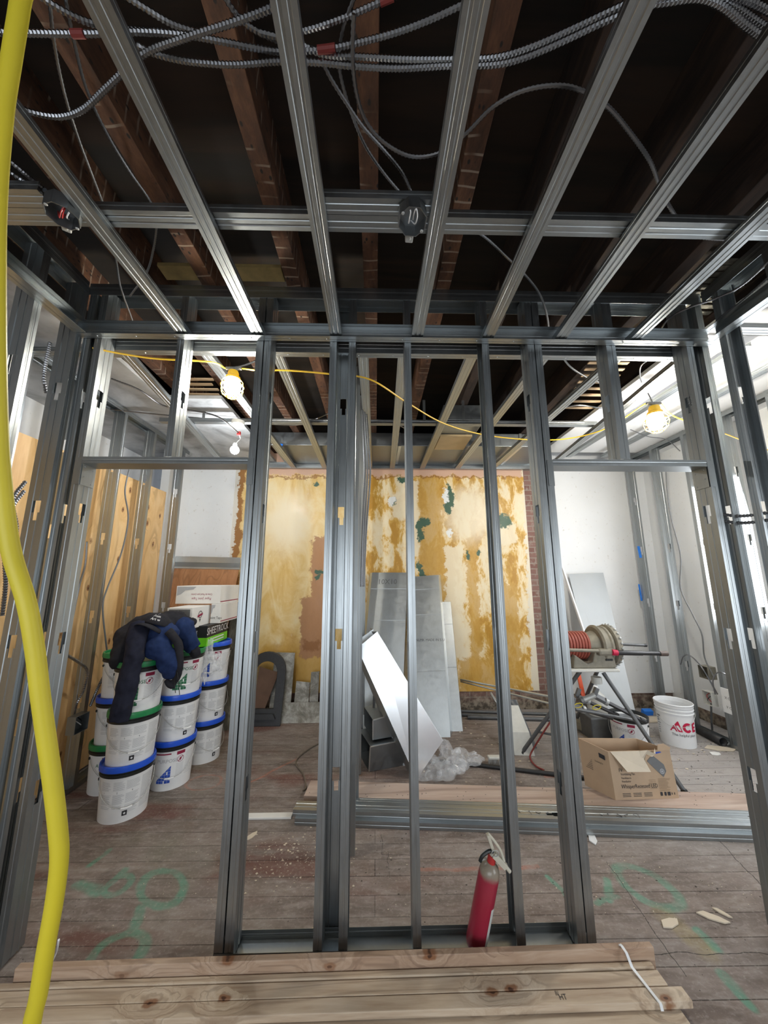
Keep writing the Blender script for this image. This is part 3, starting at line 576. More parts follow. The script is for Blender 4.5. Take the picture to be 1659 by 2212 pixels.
mc('armored cable looping under the centre runner and arching to the right', [(764, 30), (762, 130), (772, 210), (795, 270), (835, 312), (890, 338), (950, 330), (1005, 290), (1060, 235), (1120, 200), (1190, 185), (1250, 193), (1310, 228), (1360, 285), (1405, 350), (1428, 410), (1456, 462), (1490, 504), (1540, 516), (1610, 514), (1680, 490)], 2.89, .0068)
mc('armored cable entering the centre junction box', [(694, 128), (715, 170), (750, 225), (785, 275), (830, 325), (868, 372), (888, 415), (895, 436, 2.86)], 2.93, .006)
mc('armored cable dropping behind the fifth runner', [(1012, 492), (1050, 514), (1095, 556), (1140, 600), (1168, 640), (1182, 685), (1186, 730)], 2.95, .0062)
mc('armored cable along the upper right corner, left strand', [(1390, 10), (1440, 4), (1510, -4), (1560, 14), (1610, 55), (1680, 105)], 2.93, .0095)
mc('armored cable along the upper right corner, right strand', [(1520, -10), (1580, 10), (1640, 50), (1700, 90)], 2.96, .009)
mc('armored cable in the very corner at upper right', [(1580, -10), (1630, 8), (1700, 45)], 2.96, .009)
mc('dotted armored cable sweeping to the right wall corner', [(1700, 520), (1659, 566), (1600, 618), (1545, 645), (1490, 664), (1445, 688), (1422, 722)], 2.88, .006, .005)
mc('dark armored cable following the right wall ledger', [(1700, 560), (1659, 600), (1600, 652), (1556, 686), (1520, 730)], 2.84, .006, .005, mat='pipe')
mc('upper of the two armored cables at the red wired box', [(-40, 295), (0, 330), (50, 372), (97, 411, 2.84)], 2.90, .008)
mc('lower of the two armored cables at the red wired box', [(-40, 325), (0, 357), (40, 385), (88, 419, 2.84)], 2.88, .008)
GB = 'armored cables of the rear room'
mc('armored cable hanging behind the left bulb', [(430, 745), (450, 775), (482, 795), (540, 785), (620, 742)], 2.88, .007, .007, grp=GB)
mc('upper armored cable crossing the stained ceiling at left', [(240, 818), (300, 842), (350, 875), (400, 884), (470, 900), (515, 935)], 2.80, .007, .007, grp=GB)
mc('lower armored cable crossing the stained ceiling at left', [(238, 884), (320, 893), (420, 902), (540, 912), (640, 918), (710, 893)], 2.92, .006, .007, grp=GB)
mc('armored cable above the far ledger in the centre', [(700, 760), (620, 766), (790, 768), (850, 752), (900, 742), (980, 744)][2:], 2.95, .007, .007, grp=GB)
mc('armored cable bowed over the cross channel in the centre', [(795, 920), (820, 910), (860, 918), (890, 935)], 2.95, .007, .008, grp=GB)
mc('armored cable dangling to the far right rear runner', [(1205, 755), (1230, 790), (1262, 812), (1300, 828)], 2.85, .007, .007, grp=GB)
mc('short armored cable bowed under the brown laths', [(1212, 882), (1250, 875), (1300, 882)], 2.92, .007, .008, grp=GB)
mc('thin cable hooking down by the right bulb', [(1412, 770), (1385, 790), (1383, 815), (1386, 826)], 2.95, .005, .008, grp=GB)
mc('thin cable along the white ceiling behind the right bulb', [(1362, 928), (1400, 943), (1440, 950), (1470, 975)], 2.93, .005, .008, grp=GB)
def cord(lab, P, r, m, name='power_cord', cat='cord', grp=None, n=8): return tag(MB().tube(smooth_path(P, 8), r, n).build(name, MT[m], None, True), lab, cat, grp)
GY = 'yellow cord lengths of the string lamps'
cord('yellow string lamp cord from the left wall to the left bulb', [atZ(200, 752, 2.70), atZ(262, 764, 2.70), atZ(330, 774, 2.70), atZ(400, 778, 2.70), atZ(460, 783, 2.71), LB+Vector((-.05, 0, .115))], .0048, 'cordyellow', 'extension_cord', grp=GY)
cord('yellow string lamp cord sagging from the left bulb to the right bulb', [LB+Vector((.05, 0, .115)), atZ(560, 800, 2.69), atZ(620, 800, 2.69), atZ(715, 808, 2.68), atZ(800, 820, 2.66), atZ(880, 870, 2.66), atZ(960, 915, 2.66), atZ(1050, 940, 2.68), atZ(1150, 950, 2.68), atZ(1230, 947, 2.68), atZ(1310, 925, 2.69), RB+Vector((-.06, 0, .137))], .0048, 'cordyellow', 'extension_cord', grp=GY)
cord('yellow string lamp cord leaving the right bulb to the right', [RB+Vector((.06, 0, .137)), atZ(1445, 892, 2.72), atZ(1475, 907, 2.68), atZ(1560, 935, 2.62), atZ(1600, 950, 2.60), atZ(1680, 980, 2.6)], .0048, 'cordyellow', 'extension_cord', grp=GY)
cord('thin twisted wires holding the right bulb to the ceiling', [RB+Vector((0, 0, .13)), atZ(1400, 850, 2.86), atZ(1392, 838, 2.99)], .004, 'cable', 'hanging_wire', 'wire')
# the thick yellow hose close to the lens
hp = [ray(*p) for p in ((66, -160), (45, 0), (26, 120), (8, 240), (-6, 420), (-9, 600), (-6, 860), (2, 1020), (22, 1180), (57, 1300), (75, 1400), (87, 1500), (101, 1600), (115, 1700), (126, 1800), (128, 1860), (117, 1950), (99, 2050), (83, 2150), (69, 2212), (42, 2400), (20, 2700))]
hp = [p*.50+Vector((0, 0, CAMZ)) for p in hp]; hp = [Vector((-.56, .30, 2.78))]+hp+[Vector((-.62, .72, .45)), Vector((-.72, .80, .02))]
cord('thick yellow hose hanging in the left foreground', hp, .0107, 'yellow', 'yellow_hose', 'hose', None, 20)
# cords on the plywood and the white wall
cord('grey cable winding down the plywood', [atX(282, 1004, -2.15), atX(270, 1060, -2.15), atX(277, 1120, -2.15), atX(262, 1195, -2.15), atX(232, 1270, -2.15), atX(222, 1310, -2.15), atX(228, 1380, -2.15), atX(236, 1440, -2.2)], .006, 'cable', 'wall_cable', 'cable')
mc('armored cable dropping behind the left jamb', None, pts=[atX(188, 1170, -2.2), atX(184, 1220, -2.2), atX(172, 1262, -2.2), atX(160, 1320, -2.2), atX(148, 1380, -2.17), atX(146, 1416, -2.15)], r=.008, step=.006, grp='armored cables by the plywood')
mc('armored cable bending into the wall box before the plywood', None, pts=[atX(146, 1416, -2.15), atX(172, 1432, -2.15), atX(188, 1450, -2.15), atX(180, 1490, -2.15), atX(165, 1520, -2.17), atX(158, 1552, -2.2)], r=.011, step=.006, grp='armored cables by the plywood')
mc('armored cable slanting down behind the buckets to the wall box', None, pts=[atX(232, 1445, -2.1), atX(212, 1485, -2.12), atX(195, 1525, -2.17)], r=.011, step=.006, grp='armored cables by the plywood')
for i, (a, b, c_, d_) in enumerate([((55, 1040), (28, 1080), (36, 1140), (30, 1200)), ((52, 1060), (26, 1100), (30, 1160), (40, 1200)), ((6, 1100), (8, 1180), (12, 1260), (5, 1330)), ((108, 740), (98, 790), (95, 820), (100, 850))]):
    mc('armored cable hanging beyond the left wall, %s' % ['upper bend', 'inner bend', 'at the picture edge', 'looped under the ceiling'][i], None, pts=[atX(*p, -2.0) for p in (a, b, c_, d_)], r=.011, step=.007, grp='armored cables beyond the left wall')
cord('grey cable winding down the right white wall', [atX(1438, 1005, 3.16), atX(1441, 1060, 3.16), atX(1450, 1120, 3.16), atX(1470, 1200, 3.16), atX(1470, 1270, 3.16), atX(1495, 1325, 3.16), atX(1516, 1370, 3.16), atX(1522, 1420, 3.16), atX(1542, 1462, 3.16)], .006, 'cable', 'wall_cable', 'cable')
mc('armored cable arching from the middle stud to the outlet box', None, pts=[atX(1470, 1435, 3.16), atX(1476, 1418, 3.14), atX(1490, 1416, 3.12), atX(1515, 1440, 3.12), atX(1540, 1482, 3.14), atX(1550, 1500, 3.16)], r=.007, step=.007, grp='armored cables by the right wall')
mc('armored cable looping behind the white card', None, pts=[atX(1545, 1500, 3.14), atX(1540, 1470, 3.12), atX(1552, 1452, 3.12), atX(1572, 1460, 3.14), atX(1585, 1480, 3.16)], r=.006, step=.007, grp='armored cables by the right wall')
for i in range(3): mc('light armored cable hanging by the inner wall, %s strand' % ['left', 'middle', 'right'][i], None, pts=[Vector((-.085+i*.012, 2.1+i*.03, 2.55)), Vector((-.075+i*.014, 2.12+i*.03, 2.35)), Vector((-.068+i*.016, 2.14+i*.04, 2.15)), Vector((-.078+i*.01, 2.14+i*.04, 1.8)), Vector((-.085+i*.006, 2.15+i*.04, 1.45))], r=.0075, step=.006, grp='armored cables by the inner wall')
for i in range(3): mc('dark armored cable in the right corner column, %s strand' % ['left', 'middle', 'right'][i], None, pts=[Vector((1.77+i*.018, 1.86, 2.72)), Vector((1.775+i*.018, 1.85, 2.5)), Vector((1.78+i*.018, 1.85, 2.2)), Vector((1.775+i*.018, 1.86, 1.9))], r=.009, step=.006, grp='armored cables in the right corner', mat='pipe')
for i in range(2): mc('dark armored cable poking through the right wall studs, %s' % ['upper', 'lower'][i], None, pts=[Vector((1.76, 1.78, 1.83-i*.035)), Vector((1.83, 1.7, 1.80-i*.035)), Vector((1.9, 1.55, 1.81-i*.035)), Vector((1.93, 1.3, 1.82-i*.035))], r=.009, step=.006, grp='armored cables through the right wall', mat='pipe')
cord('brown cord curling on the floor before the marble slabs', [atZ(706, 1598, .006), atZ(672, 1615, .006), atZ(645, 1636, .006), atZ(640, 1652, .006), atZ(655, 1672, .006), atZ(661, 1700, .006), atZ(655, 1708, .006)], .006, 'corddark')
# ------------------------------------------------------------------ junction boxes
def octbox(c, rot, lab, wires, r=.052, h=.052):
    e = empty('junction_box', lab, 'junction box', 'octagonal junction boxes', c); e.rotation_euler = rot
    mb = MB(); n = 8; pr = []
    for rr, z in ((r, 0), (r, h), (r-.003, h), (r-.003, 0)): pr.append([(rr*math.cos(R_(22.5+45*k)), rr*math.sin(R_(22.5+45*k)), z) for k in range(n)])
    vs = sum(pr, []); fs = [(i*n+j, i*n+(j+1) % n, (i+1)*n+(j+1) % n, (i+1)*n+j) for i in range(3) for j in range(n)]+[tuple(range(n, 2*n)), tuple(3*n+j for j in range(n))[::-1]]
    fs[-2:] = [tuple(range(n, 2*n))]; mb.add(vs, [(j, (j+1) % n, n+(j+1) % n, n+j) for j in range(n)]+[(3*n+j, 3*n+(j+1) % n, 2*n+(j+1) % n, 2*n+j) for j in range(n)]+[(j, (j+1) % n, 3*n+(j+1) % n, 3*n+j) for j in range(n)]+[tuple(range(n, 2*n))])
    mb.build('box_shell', MT['duct_dark'], e)
    mb = MB(); screws(mb, [(r*.72, r*.5, -.001), (-r*.72, -r*.5, -.001)], (0, 0, -1), .006); mb.build('screw', MT['wire'], e)
    for m_, pts in wires: MB().tube(smooth_path(pts), .0022, 6).build('wire_lead', MT[m_], e, True)
    mb = MB(); mb.bb((-.014, r-.004, .012), (.014, r+.028, .040)); screws(mb, [(0, r+.012, .012)], (0, 0, -1), .007); mb.build('cable_clamp', MT['wire'], e, bevel=.003); return e
c = atZ(891, 480, 2.735); octbox(c, (R_(-8), 0, R_(4)), 'open octagonal junction box with white wires beside the centre runner', [('white', [(-.005, .02, .04), (-.012, .01, .01), (-.012, -.03, -.004), (-.014, -.038, 0)]), ('white', [(.0, .02, .04), (.012, .012, .012), (.014, -.02, .0), (.006, -.042, .002), (.002, -.02, .01), (.005, .01, .03)])])
c = atZ(134, 468, 2.735); octbox(c, (R_(0), R_(0), R_(32)), 'open octagonal junction box with red wires by the left runner', [('red', [(-.02, .03, .04), (-.01, .015, .005), (0, -.02, -.002), (.008, -.035, .01)]), ('red', [(0, .03, .04), (-.002, .015, .008), (.006, -.02, .002), (.012, -.03, .02)]), ('white', [(.01, .035, .03), (.012, .0, .004), (.022, -.03, .002)])])
tag(MB().lathe([(0, 0), (.05, 0), (.055, .008), (.055, .03), (0, .032)], 20, atZ(514, 917, 2.82)).build('ceiling_box', MT['offwhite'], None, True), 'round white ceiling box the LED lamp hangs from', 'junction box')
tag(MB().box(atZ(516, 936, 2.80), (.03, .02, .03)).build('red_tag', MT['red']), 'bright red tag above the LED lamp', 'tag')
def wallbox(c, d, lab, m='duct_dark', extra=None, grp=None):
    e = empty('wall_box', lab, 'junction box', grp, c); mb = MB(); x, y, z = d; t = .003
    for s in (-1, 1): mb.box((0, s*y/2, 0), (x, t, z)); mb.box((0, 0, s*z/2), (x, y, t))
    mb.box((-x/2, 0, 0), (t, y, z)); mb.build('box_shell', MT[m], e)
    for k, (mm, pts) in enumerate(extra or []): MB().tube(smooth_path(pts), .003, 6).build('wire_lead', MT[mm], e, True)
    return e
wallbox(atX(168, 1562, -2.14), (.06, .12, .115), 'steel outlet box with loose wires before the plywood', 'duct_dark', [('white', [(-.02, -.02, .03), (.02, -.01, .0), (.01, .02, -.02)]), ('black', [(-.02, .02, .03), (.03, .0, .01), (.01, .03, -.03)])])
e = wallbox(atX(1528, 1452, 3.18), (.08, .10, .11), 'brown old outlet box above the floor on the right wall', 'cast'); e.rotation_euler.z = R_(180)
e = wallbox(atX(1534, 1508, 3.2), (.06, .09, .12), 'white rimmed outlet box with red wires on the right wall', 'offwhite', [('red', [(-.02, -.02, .04), (.03, 0, .02), (.01, .02, -.03)]), ('black', [(-.02, .02, .04), (.03, .01, 0), (.01, -.02, -.03)])]); e.rotation_euler.z = R_(180)
tag(MB().tube([atX(1536, 1520, 3.2), atX(1537, 1560, 3.2), atZ(1539, 1580, .01)], .008, 8).build('conduit', MT['pipe'], None, True), 'short grey conduit dropping from the outlet box to the floor', 'conduit')
q0 = atX(1556, 1484, 3.14); q1 = atX(1592, 1548, 3.14)
mb = MB(); mb.bb((3.137, min(q0.y, q1.y), q1.z), (3.143, max(q0.y, q1.y), q0.z)); card = tag(mb.build('white_card', MT['white']), 'white card with faint printing fixed to the nearest right wall stud', 'card')
mb = MB(); text(mb, 'X O', .03, ((3.136, (q0.y+q1.y)/2, q0.z-.08), (0, -1, 0), (0, 0, 1))); text(mb, 'V C', .03, ((3.136, (q0.y+q1.y)/2, q1.z+.05), (0, -1, 0), (0, 0, 1))); mb.build('faint_print', MT['cable'], card)

# ------------------------------------------------------------------ sheet-metal trunk near the rear ceiling
e = empty('supply_trunk', 'dull galvanized duct trunk below the joists along the back wall', 'duct', None, (0, 0, 0))
mb = MB(); mb.bb((-1.15, 3.72, 2.935), (1.95, 4.34, 3.085)); mb.build('trunk', MT['duct_dark'], e, bevel=.004)
mb = MB()
for x in (-.5, .25, 1.0, 1.6): mb.bb((x, 3.71, 2.928), (x+.03, 4.345, 3.085))
mb.build('seam', MT['duct'], e)
e = empty('branch_duct', 'galvanized duct branch with a pale insulated opening right of centre', 'duct', None, (0, 0, 0))
p0 = atZ(965, 905, 2.93); p1 = atZ(1035, 905, 2.93); mb = MB(); mb.bb((p0.x-.02, p0.y+.02, 2.93), (p1.x+.06, p0.y+.34, 3.08)); mb.build('duct_body', MT['duct_dark'], e, bevel=.004)
p0 = atZ(955, 942, 2.915); p1 = atZ(1015, 942, 2.915); mb = MB(); mb.bb((p0.x-.02, p0.y-.02, 2.905), (p1.x+.02, p0.y+.36, 2.925)); mb.build('insulation_board', plain('tan_insulation', (.52, .38, .20), .8, 0, .2, 8), e)
tag(MB().box(atZ(605, 963, 2.91), (.05, .03, .04), Matrix.Rotation(.5, 3, 'Z')).build('blue_wire_nut', MT['bluetape']), 'bright blue tape scrap under the duct trunk', 'tape')

# ================================================================== BUCKETS
def rb(z): return .134+.014*z/.30
def wrapv(mb, vs, fs, u0, z0, off=.0008, mi=0):
    out = []
    for x, y in vs:
        z = z0+y; r = rb(z)+off; a = -math.pi/2+(u0+x)/.142; out.append((r*math.cos(a), r*math.sin(a), z))
    mb.add(out, fs, mi)
def wrect(mb, u, z, w_, h, off=.0008, mi=0, n=5, sh=0):
    vs = [(w_*k/n, j*h+sh*k/n) for k in range(n+1) for j in (0, 1)]; wrapv(mb, vs, [(2*k, 2*k+2, 2*k+3, 2*k+1) for k in range(n)], u, z, off, mi)
def wtext(mb, body, size, u, z, off=.0012, mi=0):
    v, f = text_geo(body, size, 'LEFT'); wrapv(mb, v, f, u, z, off, mi)
def print_back():
    mb = MB(); r2 = random.Random(3)
    for col, (u, w_) in enumerate([(-.16, .07), (-.08, .065), (-.01, .075), (.075, .09)]):
        z = .235
        while z > .05:
            if not (.165 < z < .185 and col < 3) and not (.10 < z < .108): wrect(mb, u, z, w_*r2.uniform(.7, 1), .0016)
            z -= .0052 if not (z < .105) else .0065
            if z < .105 and col < 2 and z < .08: break
    return mb
MT['small'] = plain('grey_small_print', (.42, .43, .45), .7)
def bucket(name, lab, loc, face, lid, style, grp='joint compound buckets', cat='bucket', lidm=True):
    e = empty(name, lab, cat, grp, loc, face)
    MB().lathe([(0, .004), (.128, .004), (.134, .0), (.1345, .01)]+[(rb(z), z) for z in (.05, .1, .15, .2, .262)]+[(.147, .262), (.1, .262)], 48).build('body', MT['white'], e, True)
    MB().lathe([(.1475, .258), (.153, .262), (.1535, .280), (.150, .282), (.1535, .284), (.1535, .292), (.149, .294), (.149, .26)], 48).build('collar', MT['black'], e, True)
    if lidm: MB().lathe([(.150, .290), (.158, .292), (.1585, .312), (.1565, .324), (.150, .327), (.145, .322), (.144, .312), (0, .312)], 48).build('lid', MT[lid], e, True)
    if style == 'back':
        print_back().build('small_print', MT['small'], e)
        mb = MB(); wrect(mb, -.02, .038, .028, .028, .001); wtext(mb, '1', .014, -.14, .175); wtext(mb, '2', .014, -.06, .175); wtext(mb, '4', .014, .02, .175); mb.build('printed_mark', MT['ink'], e)
        MB().lathe([(0, 0), (.006, 0)], 12, (.142*math.cos(-math.pi/2-.006/.142)*1.0, -.1395, .052), Matrix.Rotation(R_(90), 3, 'X')).build('mark_dot', MT['white'], e)
    else:
        ic = 'inkgreen' if style == 'green' else 'inkblue'
        mb = MB(); wrect(mb, -.115, .238, .115, .009); wrect(mb, .035, .228, .055, .022)
        mb2 = MB()
        for k in range(20):   # warning roundel
            a0, a1 = k*math.pi/10, (k+1)*math.pi/10; c_ = (.062, .197)
            wrapv(mb, [(c_[0]+.022*math.cos(a0), .022*math.sin(a0)), (c_[0]+.022*math.cos(a1), .022*math.sin(a1)), (c_[0]+.019*math.cos(a1), .019*math.sin(a1)), (c_[0]+.019*math.cos(a0), .019*math.sin(a0))], [(0, 1, 2, 3)], 0, c_[1])
        wrapv(mb, [(.047, -.012), (.05, -.015), (.078, .012), (.075, .015)], [(0, 1, 2, 3)], 0, .197); wrapv(mb, [(.054, .0), (.062, .012), (.07, .006), (.066, -.008), (.058, -.012)], [(0, 1, 2, 3, 4)], 0, .197)
        mb.build('red_warning_print', MT['inkred'], e)
        wtext(mb2, 'ALL PURPOSE', .033, -.155, .195); mb2.build('lettering', MT['inkgreen'] if style == 'green' else MT['small'], e)
        mb = MB()
        for i in range(5):
            for j in range(i+1):
                wrect(mb, -.09+i*.019, .05+j*.019, .0178 if (i*2+j) % 5 != 4 else .010, .0178, .0009, 0, 2)
            wrapv(mb, [(-.09+i*.019, 0), (-.09+i*.019+.018, 0), (-.09+i*.019+.018, .019)], [(0, 1, 2)], 0, .05+(i+1)*.019)
        mb.build('skyline_print', MT[ic], e)
        mb = MB()
        for k in range(9): wrect(mb, .036, .165-k*.0095, .05, .0018)
        for k in range(14): wrect(mb, .10, .225-k*.011, .08*(.6+.4*rnd.random()), .0018)
        mb.build('small_print', MT['small'], e)
    P = [(.152*math.cos(a), -.02-.135*math.sin(a), .235-.150*math.sin(a)) for a in [math.pi*k/16 for k in range(17)]]
    h = MB().tube(P, .0017, 6).build('handle', MT['wire'], e, True)
    MB().tube([P[7], P[8], P[9]], .006, 8).build('handle_grip', MT['white'], h, True)
    for s in (-1, 1): MB().lathe([(0, .006), (.008, .006), (.01, 0)], 10, (s*.148, 0, .235), Matrix.Rotation(s*math.pi/2, 3, 'Y')).build('handle_lug', MT['black'], e)
    return e
def facing(x, y, d=0): return math.atan2(-y, -x)+math.pi/2+R_(d)
PT = .3125
cols = {'A': (-1.655, 2.69), 'B': (-1.545, 3.035), 'C': (-1.475, 3.40), 'D': (-1.955, 2.99)}
spec = [('A', 0, 'blue', 'back', 6, 'white bucket with blue lid at the foot of the nearest stack'), ('A', 1, 'green', 'back', 6, 'white bucket with green lid in the middle of the nearest stack'), ('A', 2, 'green', 'green', -2, 'green printed bucket on top of the nearest stack, under the sleeve'),
        ('B', 0, 'blue', 'blue', -2, 'blue printed bucket with red warning at the foot of the second stack'), ('B', 1, 'blue', 'back', 30, 'white bucket with blue lid in the middle of the second stack'), ('B', 2, 'green', 'green', 14, 'green printed bucket topping the second stack, under the blue lining'),
        ('C', 0, 'blue', 'back', 40, 'white bucket with blue lid at the foot of the rear stack'), ('C', 1, 'blue', 'back', 35, 'white bucket with blue lid in the middle of the rear stack'), ('C', 2, 'blue', 'blue', -6, 'blue printed bucket topping the rear stack, behind the plastic wrap'),
        ('D', 0, 'green', 'green', 20, 'bucket with green lid half hidden at the foot of the leftmost stack'), ('D', 1, 'blue', 'back', 20, 'bucket with blue lid half hidden in the middle of the leftmost stack'), ('D', 2, 'green', 'back', 20, 'bucket hidden behind the jacket on the leftmost stack')]
for k, lv, lid, st, dg, lab in spec:
    x, y = cols[k]; x += .006*lv; bucket('compound_bucket', lab, (x, y, lv*PT), facing(x, y, dg), lid, st)

# ------------------------------------------------------------------ cartons on the buckets
MT['card_white'] = plain('white_carton', (.78, .77, .74), .6, 0, .04); MT['card_black'] = plain('black_carton', (.018, .018, .02), .5); MT['kraft'] = plain('kraft_cardboard', (.48, .345, .23), .75, 0, .08, 12); MT['kraft_in'] = plain('pale_cardboard_flap', (.60, .52, .41), .75, 0, .06)
ZB = .945
def carton(name, lab, cpx, y, u1, v1, W_, H_, mats, grp=None, deco=None, z=None):
    """front-right-bottom corner seen at pixel cpx on depth y; right face runs back to pixel column u1"""
    c = atY(*cpx, y);  z0 = z if z is not None else c.z
    yb = atX(u1, v1, c.x).y
    mb = MB(); mb.bb((c.x-W_, y, z0), (c.x, yb, z0+H_), 0)
    e = tag(mb.build(name, MT[mats], bevel=.002), lab, 'carton', grp)
    if deco: deco(e, c, z0, yb, W_, H_)
    return e, c, yb, z0
def d_green(e, c, z0, yb, W_, H_):
    mb = MB(); mb.bb((c.x-W_-.001, c.y-.001, z0-.0005), (c.x+.0012, yb+.001, z0+H_*.42)); mb.build('lime_band', MT['lime'], e)
    mb = MB(); L = yb-c.y; text(mb, 'SHEETROCK', L*.20, ((c.x+.003, c.y+L*.5, z0+H_*.70), (0, 1, 0), (0, 0, 1)), .95); text(mb, 'ABUSE', L*.14, ((c.x+.003, c.y+L*.5, z0+H_*.18), (0, 1, 0), (0, 0, 1)), .95) if False else None
    for k in range(2): mb.add([(c.x+.003, c.y+L*.25, z0+H_*(.27-.14*k)), (c.x+.003, c.y+L*.8, z0+H_*(.27-.14*k)), (c.x+.003, c.y+L*.8, z0+H_*(.33-.14*k)), (c.x+.003, c.y+L*.25, z0+H_*(.33-.14*k))], [(0, 1, 2, 3)])
    mb.build('lettering', MT['white'], e)
e1, c1_, y1_, zz1 = carton('lime_black_carton', 'lime and black carton next to the jacket, left of its twin', (412, 1392), 3.03, 441, 1380, .20, .155, 'card_black', 'lime and black cartons', d_green, z=ZB)
e2, c2_, y2_, zz2 = carton('lime_black_carton', 'lime and black carton on the rear bucket stack, right of its twin', (446, 1388), 3.12, 490, 1372, .085, .165, 'card_black', 'lime and black cartons', d_green, z=ZB)
def d_screw(e, c, z0, yb, W_, H_):
    mb = MB(); y = c.y-.002; mb.add([(c.x-W_*.93, y, z0+H_*.55), (c.x-W_*.08, y, z0+H_*.55), (c.x-W_*.08, y, z0+H_*.92), (c.x-W_*.93, y, z0+H_*.92)], [(0, 1, 2, 3)]); mb.build('grey_label', MT['cable'], e)
    mb = MB(); text(mb, 'Drywall', .022, ((c.x-W_*.88, y-.001, z0+H_*.82), (1, 0, 0), (0, 0, 1)), 1, 'LEFT'); text(mb, 'Screws', .022, ((c.x-W_*.88, y-.001, z0+H_*.66), (1, 0, 0), (0, 0, 1)), 1, 'LEFT'); mb.build('lettering', MT['white'], e)
    mb = MB(); L = yb-c.y; x = c.x+.002; cx, cz = c.y+L*.42, z0+H_*.55
    mb.add([(x, cx+.028*math.cos(a)*1.2, cz+.03*math.sin(a)+.01) for a in [k*math.pi/8 for k in range(16)]]+[(x, cx+.022*math.cos(a)*1.2, cz+.024*math.sin(a)+.01) for a in [k*math.pi/8 for k in range(16)]], [(k, (k+1) % 16, 16+(k+1) % 16, 16+k) for k in range(16)]); mb.add([(x, cx-.012, cz-.025), (x, cx+.012, cz-.025), (x, cx, cz-.055)], [(0, 1, 2)])
    mb.build('printed_emblem', MT['ink'], e); mb = MB(); mb.add([(x+.001, cx-.045, cz-.012), (x+.001, cx+.04, cz+.004), (x+.001, cx+.04, cz+.022), (x+.001, cx-.045, cz+.006)], [(0, 1, 2, 3)]); mb.build('red_band', MT['inkred'], e)
carton('screw_carton', 'white drywall screws carton with grey label and red emblem', (412, 1358), 2.99, 453, 1341, .20, .165, 'card_white', None, d_screw, z=ZB+.157)
def d_tape(txt, flip):
    def f(e, c, z0, yb, W_, H_):
        L = yb-c.y; x = c.x+.002; mb = MB(); y = c.y-.002
        u = (-1, 0, 0) if flip else (1, 0, 0); up = (0, 0, -1) if flip else (0, 0, 1)
        text(mb, txt, .030, ((c.x-W_*.42, y, z0+H_*.28), u, up), .85)
        if flip: text(mb, 'Cinta de Papel para Juntas', .022, ((c.x-W_*.42, y, z0+H_*.52), u, up), .8)
        mb.build('lettering', MT['inkred'] if flip else MT['ink'], e)
        mb = MB(); mb.add([(x, c.y+.01, z0+.012), (x, yb-.01, z0+.012), (x, yb-.01, z0+.02), (x, c.y+.01, z0+.02)], [(0, 1, 2, 3)]); mb.build('red_stripe', MT['inkred'], e)
        mb = MB(); mb.add([(c.x-W_*.98, y, z0+H_*.95), (c.x-W_*.98, y, z0+H_*.45), (c.x-W_*.88, y, z0+H_*.55), (c.x-W_*.8, y, z0+H_*.75), (c.x-W_*.62, y, z0+H_*.8), (c.x-W_*.55, y, z0+H_*.95)], [(0, 1, 2, 3, 4, 5)]); mb.build('grey_leaf_print', MT['small'], e)
    return f
carton('tape_carton', 'white joint tape carton in the lower layer, with red stripe and tag', (474, 1351), 3.28, 511, 1343, .085, .165, 'card_white', 'white joint tape cartons', d_tape('Joint Tape', False), z=ZB+.167)
carton('tape_carton', 'white joint tape carton on top, its printing upside down', (474, 1309), 3.285, 514, 1303, .39, .155, 'card_white', 'white joint tape cartons', d_tape('Paper Joint Tape', True), z=ZB+.334)

# ------------------------------------------------------------------ jacket and cap
def cloth(name, m, blobs, tubes, parent, vox=.012, amp=.02, seed=0, sc=9):
    mb = MB()
    for c, rx, ry, rz in blobs:
        pr = [(math.sin(a), -math.cos(a)) for a in [math.pi*k/12 for k in range(13)]]; k0 = len(mb.v)
        mb.lathe(pr, 18)
        for i in range(k0, len(mb.v)): x, y, z = mb.v[i]; mb.v[i] = (c[0]+x*rx, c[1]+y*ry, c[2]+z*rz)
    for P, r in tubes:
        L = smooth_path(P, 5); n = len(L); rs = [r[0]+(r[1]-r[0])*k/(n-1) for k in range(n)]; mb.tube(L, rs, 14)
    o = mb.build(name, m, parent, True); md = o.modifiers.new('r', 'REMESH'); md.mode = 'VOXEL'; md.voxel_size = vox; md.use_smooth_shade = True
    md = o.modifiers.new('s', 'SMOOTH'); md.iterations = 4; md.factor = .6
    for s_, a_ in ((sc, amp), (sc*2.6, amp*.35)):
        t = bpy.data.textures.new('folds', 'CLOUDS'); t.noise_scale = 1/s_; t.noise_depth = 2; md = o.modifiers.new('d', 'DISPLACE'); md.texture = t; md.strength = a_*2; md.mid_level = .5; md.texture_coords = 'GLOBAL'
    return o
def fabric(name, c, v=.35):
    n = NT(name, .9, 0, .2); f = n.noise(40, 3); n.col(n.mix(f, tuple(x*(1-v) for x in c), tuple(x*(1+v) for x in c))); n.bump(n.noise(260, 2), .2, .001); return n.m
fb, fn, fl = fabric('charcoal_shell_cloth', (.022, .022, .028)), fabric('dark_navy_sleeve_cloth', (.018, .020, .036)), fabric('navy_lining_cloth', (.016, .032, .10))
jk = empty('work_jacket', 'dark navy work jacket thrown over the bucket stacks, sleeve hanging', 'jacket', None, (-1.60, 2.75, .95))
jk.location = (0, 0, 0)
Y_ = atY
cloth('shell', fb, [(Y_(288, 1385, 2.68), .13, .13, .12), (Y_(330, 1355, 2.75), .16, .14, .10), (Y_(268, 1412, 2.62), .075, .09, .10), (Y_(370, 1345, 2.85), .12, .12, .09), (Y_(402, 1345, 2.98), .08, .1, .05)], [], jk, .013, .02, 1)
